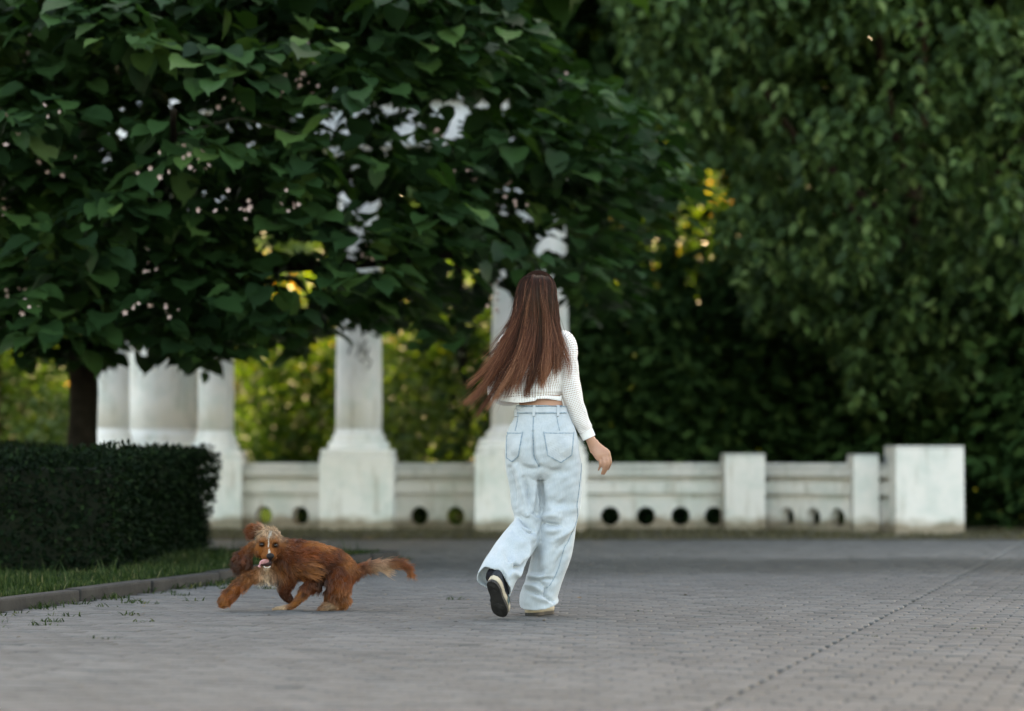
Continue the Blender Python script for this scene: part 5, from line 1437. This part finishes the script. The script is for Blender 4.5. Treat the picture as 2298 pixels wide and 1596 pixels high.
# colours and lie of the coat, region by region: (cx, cy, depth, flow, length px, colour, curl)
RED, BRN, DRK, GLD, CRM, WHT, ORG = (0.235, 0.054, 0.012), (0.140, 0.036, 0.011), (0.052, 0.015, 0.006), (0.34, 0.118, 0.036), (0.62, 0.42, 0.27), (0.80, 0.70, 0.60), (0.30, 0.085, 0.016)
GR = [(600, 225, -150, (-.3, -1, -.2), 74, CRM, .3), (680, 235, -150, (.3, -1, -.1), 66, CRM, .3), (740, 300, -120, (.8, -.3, 0), 46, CRM, .1), (760, 380, -120, (.9, .3, 0), 34, GLD, .1), (520, 290, -170, (-.8, -.1, -.2), 42, CRM, .2), (640, 275, -240, (.1, .9, -.5), 34, CRM, .2),
      (600, 345, -265, (-.4, -.5, 0), 20, ORG, 0), (690, 350, -250, (.4, -.5, 0), 20, ORG, 0), (520, 400, -240, (-.9, .3, 0), 18, GLD, 0), (480, 450, -200, (-.8, .5, 0), 26, GLD, .1), (560, 470, -255, (-.7, .5, 0), 14, ORG, 0), (600, 510, -300, (-.5, .6, 0), 10, GLD, 0), (650, 450, -300, (0, -.5, 0), 8, GLD, 0),
      (700, 470, -240, (.6, .5, 0), 14, ORG, 0), (745, 470, -190, (.6, .7, 0), 28, BRN, 0), (620, 640, -260, (-.1, .9, 0), 14, CRM, 0), (680, 600, -200, (.3, 1, 0), 26, BRN, .1), (560, 600, -180, (-.3, 1, 0), 36, GLD, .2),
      (440, 410, -140, (-.7, .7, 0), 40, GLD, .4), (380, 470, -140, (-.6, .8, 0), 48, BRN, .7), (330, 560, -150, (-.5, .9, 0), 52, BRN, 1.0), (290, 640, -140, (-.4, .9, 0), 50, DRK, 1.1), (390, 600, -170, (-.1, 1, 0), 48, DRK, 1.1), (420, 500, -160, (.1, 1, 0), 40, BRN, .8),
      (500, 215, -90, (-.9, -.2, 0), 40, RED, .1), (430, 210, -90, (-1, 0, 0), 36, RED, .1), (400, 290, -80, (-.9, .4, 0), 36, BRN, .1), (470, 280, -100, (-.8, .5, 0), 36, BRN, .1), (455, 180, -60, (-.9, -.3, 0), 26, GLD, .1),
      (800, 370, -60, (.8, .5, 0), 36, BRN, .1), (770, 540, -120, (.3, 1, 0), 56, BRN, .1), (700, 640, -140, (.1, 1, 0), 56, GLD, .2), (600, 700, -140, (-.1, 1, 0), 56, CRM, .4), (640, 790, -60, (.1, 1, 0), 60, WHT, .4), (500, 700, -140, (-.6, .7, 0), 46, GLD, .5), (720, 760, -110, (.3, 1, 0), 60, GLD, .2),
      (430, 750, -160, (-.6, .7, 0), 46, GLD, .8), (340, 780, -150, (-.8, .1, 0), 56, GLD, .9), (330, 860, -180, (-.6, .8, 0), 44, RED, .9), (240, 900, -160, (-.9, .1, 0), 52, GLD, .9), (240, 960, -185, (-.5, .9, 0), 40, RED, .7), (150, 1020, -190, (-.5, .8, 0), 34, GLD, .6), (100, 1010, -150, (-.9, .5, 0), 34, GLD, .5), (380, 900, -120, (.2, 1, 0), 60, GLD, .5),
      (880, 380, -120, (.95, .25, 0), 40, BRN, 0), (980, 340, -60, (1, .1, 0), 28, BRN, 0), (900, 500, -160, (.9, .4, 0), 48, BRN, .1), (1000, 480, -160, (.95, .4, 0), 50, RED, .1), (1120, 460, -150, (1, .35, 0), 46, RED, .1), (1100, 380, -60, (1, .15, 0), 30, GLD, 0), (1250, 420, -80, (1, .3, 0), 34, GLD, 0),
      (1240, 540, -150, (1, .45, 0), 44, RED, .1), (1180, 570, -160, (1, .5, 0), 48, DRK, .1), (1300, 640, -155, (.8, .7, 0), 46, DRK, .1), (1400, 520, -110, (.9, .6, 0), 36, BRN, 0), (1480, 560, -60, (.8, .8, 0), 34, GLD, 0), (1550, 660, -60, (.6, .9, 0), 38, GLD, 0), (1560, 760, -60, (.3, 1, 0), 50, RED, .1),
      (980, 620, -220, (1, .3, 0), 60, BRN, .3), (1080, 650, -220, (1, .3, 0), 86, GLD, .4), (1150, 690, -190, (1, .5, 0), 80, GLD, .5), (930, 700, -190, (.9, .5, 0), 70, GLD, .3), (860, 720, -150, (.4, 1, 0), 60, BRN, .2), (1180, 760, -120, (.6, .9, 0), 66, DRK, .2), (1250, 820, -140, (.3, 1, 0), 60, DRK, .2), (1050, 820, -130, (.4, 1, 0), 66, BRN, .3),
      (1380, 720, -200, (0, 1, 0), 50, BRN, .2), (1440, 800, -200, (0, 1, 0), 56, RED, .2), (1330, 850, -200, (-.1, 1, 0), 56, RED, .2), (1420, 900, -190, (0, 1, 0), 50, GLD, .2), (1300, 950, -160, (-.3, 1, 0), 56, BRN, .3), (1400, 980, -160, (-.1, 1, 0), 50, BRN, .3), (1510, 1030, -120, (.2, 1, 0), 40, GLD, .2), (1230, 1020, -120, (-.5, .8, 0), 50, GLD, .4), (1300, 1080, -130, (-.5, .6, 0), 30, CRM, .3), (1400, 1090, -120, (-.2, .6, 0), 28, GLD, .3),
      (980, 960, -120, (-.5, .9, 0), 24, GLD, .1), (900, 1060, -110, (-.8, .5, 0), 20, GLD, .1), (740, 1090, -110, (-1, .1, 0), 14, CRM, 0), (800, 860, -40, (0, 1, 0), 28, BRN, .1), (800, 960, -10, (.3, .9, 0), 22, DRK, .1), (1060, 900, -110, (-.2, 1, 0), 34, BRN, .2),
      (1640, 690, -40, (.5, .9, 0), 70, BRN, .1), (1650, 630, 0, (1, .0, 0), 44, RED, 0), (1760, 600, 0, (1, -.1, 0), 44, RED, 0), (1900, 580, 0, (1, 0, 0), 50, BRN, 0), (1740, 660, 0, (.55, .8, 0), 120, CRM, .4), (1840, 645, 0, (.7, .7, 0), 130, CRM, .4), (1960, 630, 0, (.85, .6, 0), 120, GLD, .2), (2050, 580, 0, (1, .2, 0), 40, BRN, 0), (2080, 650, 0, (.7, .8, 0), 110, RED, .1), (2140, 690, 0, (.3, 1, 0), 80, GLD, .1)]
GP = np.array([tuple(dp(*q[:3])) for q in GR]); GDr = np.array([(q[3][0], q[3][2], -q[3][1]) for q in GR], float)
GDr /= np.linalg.norm(GDr, axis=1, keepdims=True)
GL = np.array([q[4] for q in GR]) * KD; GC = np.array([q[5] for q in GR]); GK = np.array([q[6] for q in GR])
def coat(P):
    d2 = ((P[:, None] - GP[None]) ** 2).sum(2)
    w = np.exp(-d2 / (2 * (48 * KD) ** 2)) + 1e-9 / (d2 + 1e-5)
    w /= w.sum(1, keepdims=True)
    return w @ GDr, w @ GL, w @ GC, w @ GK
def face_marks(P, C):
    cx = P[:, 0] / KD + 1200; cy = 1118 - P[:, 2] / KD; d = P[:, 1] / KD
    front = d < -190
    xl = np.interp(cy, [260, 330, 400, 450, 500], [655, 636, 640, 650, 662]); hw = np.interp(cy, [260, 300, 360, 430, 460, 495], [14, 7, 3.5, 3.5, 11, 20])
    m = front & (np.abs(cx - xl) < hw) & (cy < 497)
    C = C.copy(); C[m] = WHT
    for ex, ey in ((566, 392), (712, 402)):
        q = np.hypot((cx - ex) / 38, (cy - ey) / 30); k = front & (q < 1); C[k] = C[k] * .35
    q = (front & (np.abs(cx - 525) < 42) & (np.abs(cy - 555) < 20)); C[q] *= .3
    return C
V = coords(dm).astype(float)
fl, ln, co, cu = coat(V)
co = face_marks(V, co)
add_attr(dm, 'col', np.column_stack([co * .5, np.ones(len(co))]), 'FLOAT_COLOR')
fur_m = color_attr_mat('red_gold_fur', .38, .45); skin_m = color_attr_mat('undercoat', .9, .1)
dog = link_mesh('dog', dm, skin_m, None, True, label='red-gold long-eared spaniel running low over the paving, tongue out', cat='dog')
dog.location = (DGX, DGY, 0)

Nn = normals(dm).astype(float)
tri = []
for p in dm.polygons:
    v = p.vertices
    tri.append((v[0], v[1], v[2]))
    if len(v) == 4: tri.append((v[0], v[2], v[3]))
tri = np.array(tri)
ar = np.linalg.norm(np.cross(V[tri[:, 1]] - V[tri[:, 0]], V[tri[:, 2]] - V[tri[:, 0]]), axis=1)
def roots(n, mask=None):
    w = ar * (mask if mask is not None else 1); w = w / w.sum()
    i = rng.choice(len(tri), n, p=w); a, b_ = rng.random(n), rng.random(n); s_ = np.sqrt(a)
    B = np.column_stack([1 - s_, s_ * (1 - b_), s_ * b_])
    P = (V[tri[i]] * B[..., None]).sum(1); N = (Nn[tri[i]] * B[..., None]).sum(1)
    return P, N / np.linalg.norm(N, axis=1, keepdims=True)
def fur(n, mask, name, rad, ksec, lift=.28, lenmul=1.0):
    P, N = roots(n, mask)
    F_, L_, C_, K_ = coat(P)
    C_ = face_marks(P, C_)
    F_ = F_ - N * (F_ * N).sum(1, keepdims=True); F_ /= np.maximum(np.linalg.norm(F_, axis=1, keepdims=True), 1e-6)
    # locks: quantised cells share their lean
    cell = np.floor(P / .019).astype(int); h = (cell[:, 0] * 73856093 ^ cell[:, 1] * 19349663 ^ cell[:, 2] * 83492791) % 4096
    lr = np.random.default_rng(5).normal(0, 1, (4096, 3)); lt = np.random.default_rng(6).random((4096, 2))
    L_ = L_ * lenmul * rng.uniform(.6, 1.25, n)
    t = np.linspace(0, 1, ksec)
    dirn = F_ * .92 + N * lift + lr[h] * .22 + rng.normal(0, .09, (n, 3))
    Q = P[:, None] - N[:, None] * .002 + dirn[:, None] * (L_[:, None] * t[None])[..., None]
    Q -= N[:, None] * (L_[:, None] * .30 * t[None] ** 2)[..., None]
    side = np.cross(N, F_)
    ph = lt[h][:, :1] * 6.28
    wave = np.sin(t[None] * 8.5 + ph) - np.sin(ph)
    Q += side[:, None] * (K_[:, None] * .0062 * wave)[..., None] + N[:, None] * (K_[:, None] * .0022 * np.cos(t[None] * 8.5 + ph))[..., None]
    Q[..., 2] = np.maximum(Q[..., 2], .001)
    var = (1 + .26 * lr[h][:, :1] + rng.normal(0, .22, (n, 1))).clip(.35, 1.8)
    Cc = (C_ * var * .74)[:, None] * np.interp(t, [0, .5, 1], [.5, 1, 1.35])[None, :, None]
    return strands_mesh(name, Q, np.full(n, rad) * rng.uniform(.7, 1.3, n), np.clip(Cc, 0, .9), fur_m, dog, tip=.2)
long_ = (coat(V[tri[:, 0]])[1] > 19 * KD)
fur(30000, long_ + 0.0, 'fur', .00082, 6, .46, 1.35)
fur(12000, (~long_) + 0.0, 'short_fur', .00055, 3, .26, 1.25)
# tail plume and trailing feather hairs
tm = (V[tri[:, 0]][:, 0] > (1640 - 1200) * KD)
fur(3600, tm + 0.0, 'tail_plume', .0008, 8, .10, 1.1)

eye_m = simple_mat('wet_dark_eye', (0.010, 0.005, 0.003), None, rough=.12, spec=.3)
nose_m = simple_mat('black_nose', (0.005, 0.0045, 0.005), (0.012, 0.011, 0.012), 200, .5, .0008, 500, .2)
mouth_m = simple_mat('dark_mouth', (0.03, 0.010, 0.010), None, rough=.5)
tongue_m = simple_mat('pink_tongue', (0.55, 0.24, 0.25), (0.66, 0.34, 0.35), 80, .35, .0006, 300, .5)
teeth_m = simple_mat('teeth', (0.78, 0.74, 0.66), None, rough=.3)
for c in ((566, 391, -262), (711, 401, -236)):
    g = G(); g.add(*ellipsoid(dp(*c), (23 * KD, 17 * KD, 21 * KD), 18, 12)); g.build('eye', eye_m, dog, True)
g = G(); g.add(*ellipsoid(dp(667, 512, -352), (43 * KD, 26 * KD, 34 * KD), 20, 14)); g.add(*ellipsoid(dp(667, 530, -345), (24 * KD, 20 * KD, 28 * KD), 14, 10))
g.build('nose', nose_m, dog, True)
g = G(); g.add(*ellipsoid(dp(612, 588, -262), (66 * KD, 34 * KD, 44 * KD), 18, 12)); g.build('mouth', mouth_m, dog, True)
g = G()
S = smooth_path([(*dp(640, 575, -285), 26 * KD, 8 * KD), (*dp(600, 572, -312), 30 * KD, 8 * KD), (*dp(565, 585, -322), 30 * KD, 8 * KD), (*dp(548, 612, -325), 26 * KD, 7 * KD), (*dp(548, 634, -322), 15 * KD, 5 * KD)], 5)
g.add(*loft(S, 16, 1, refx=(.35, -.4, .8))); g.build('tongue', tongue_m, dog, True)
g = G()
for k in range(7):
    a = -1.25 + k * .42
    g.add(*ellipsoid(dp(626 + 34 * math.sin(a), 622 + 17 * math.cos(a), -285 - 12 * math.cos(a)), (5 * KD, 4 * KD, 6 * KD), 8, 6))
g.build('teeth', teeth_m, dog, True)
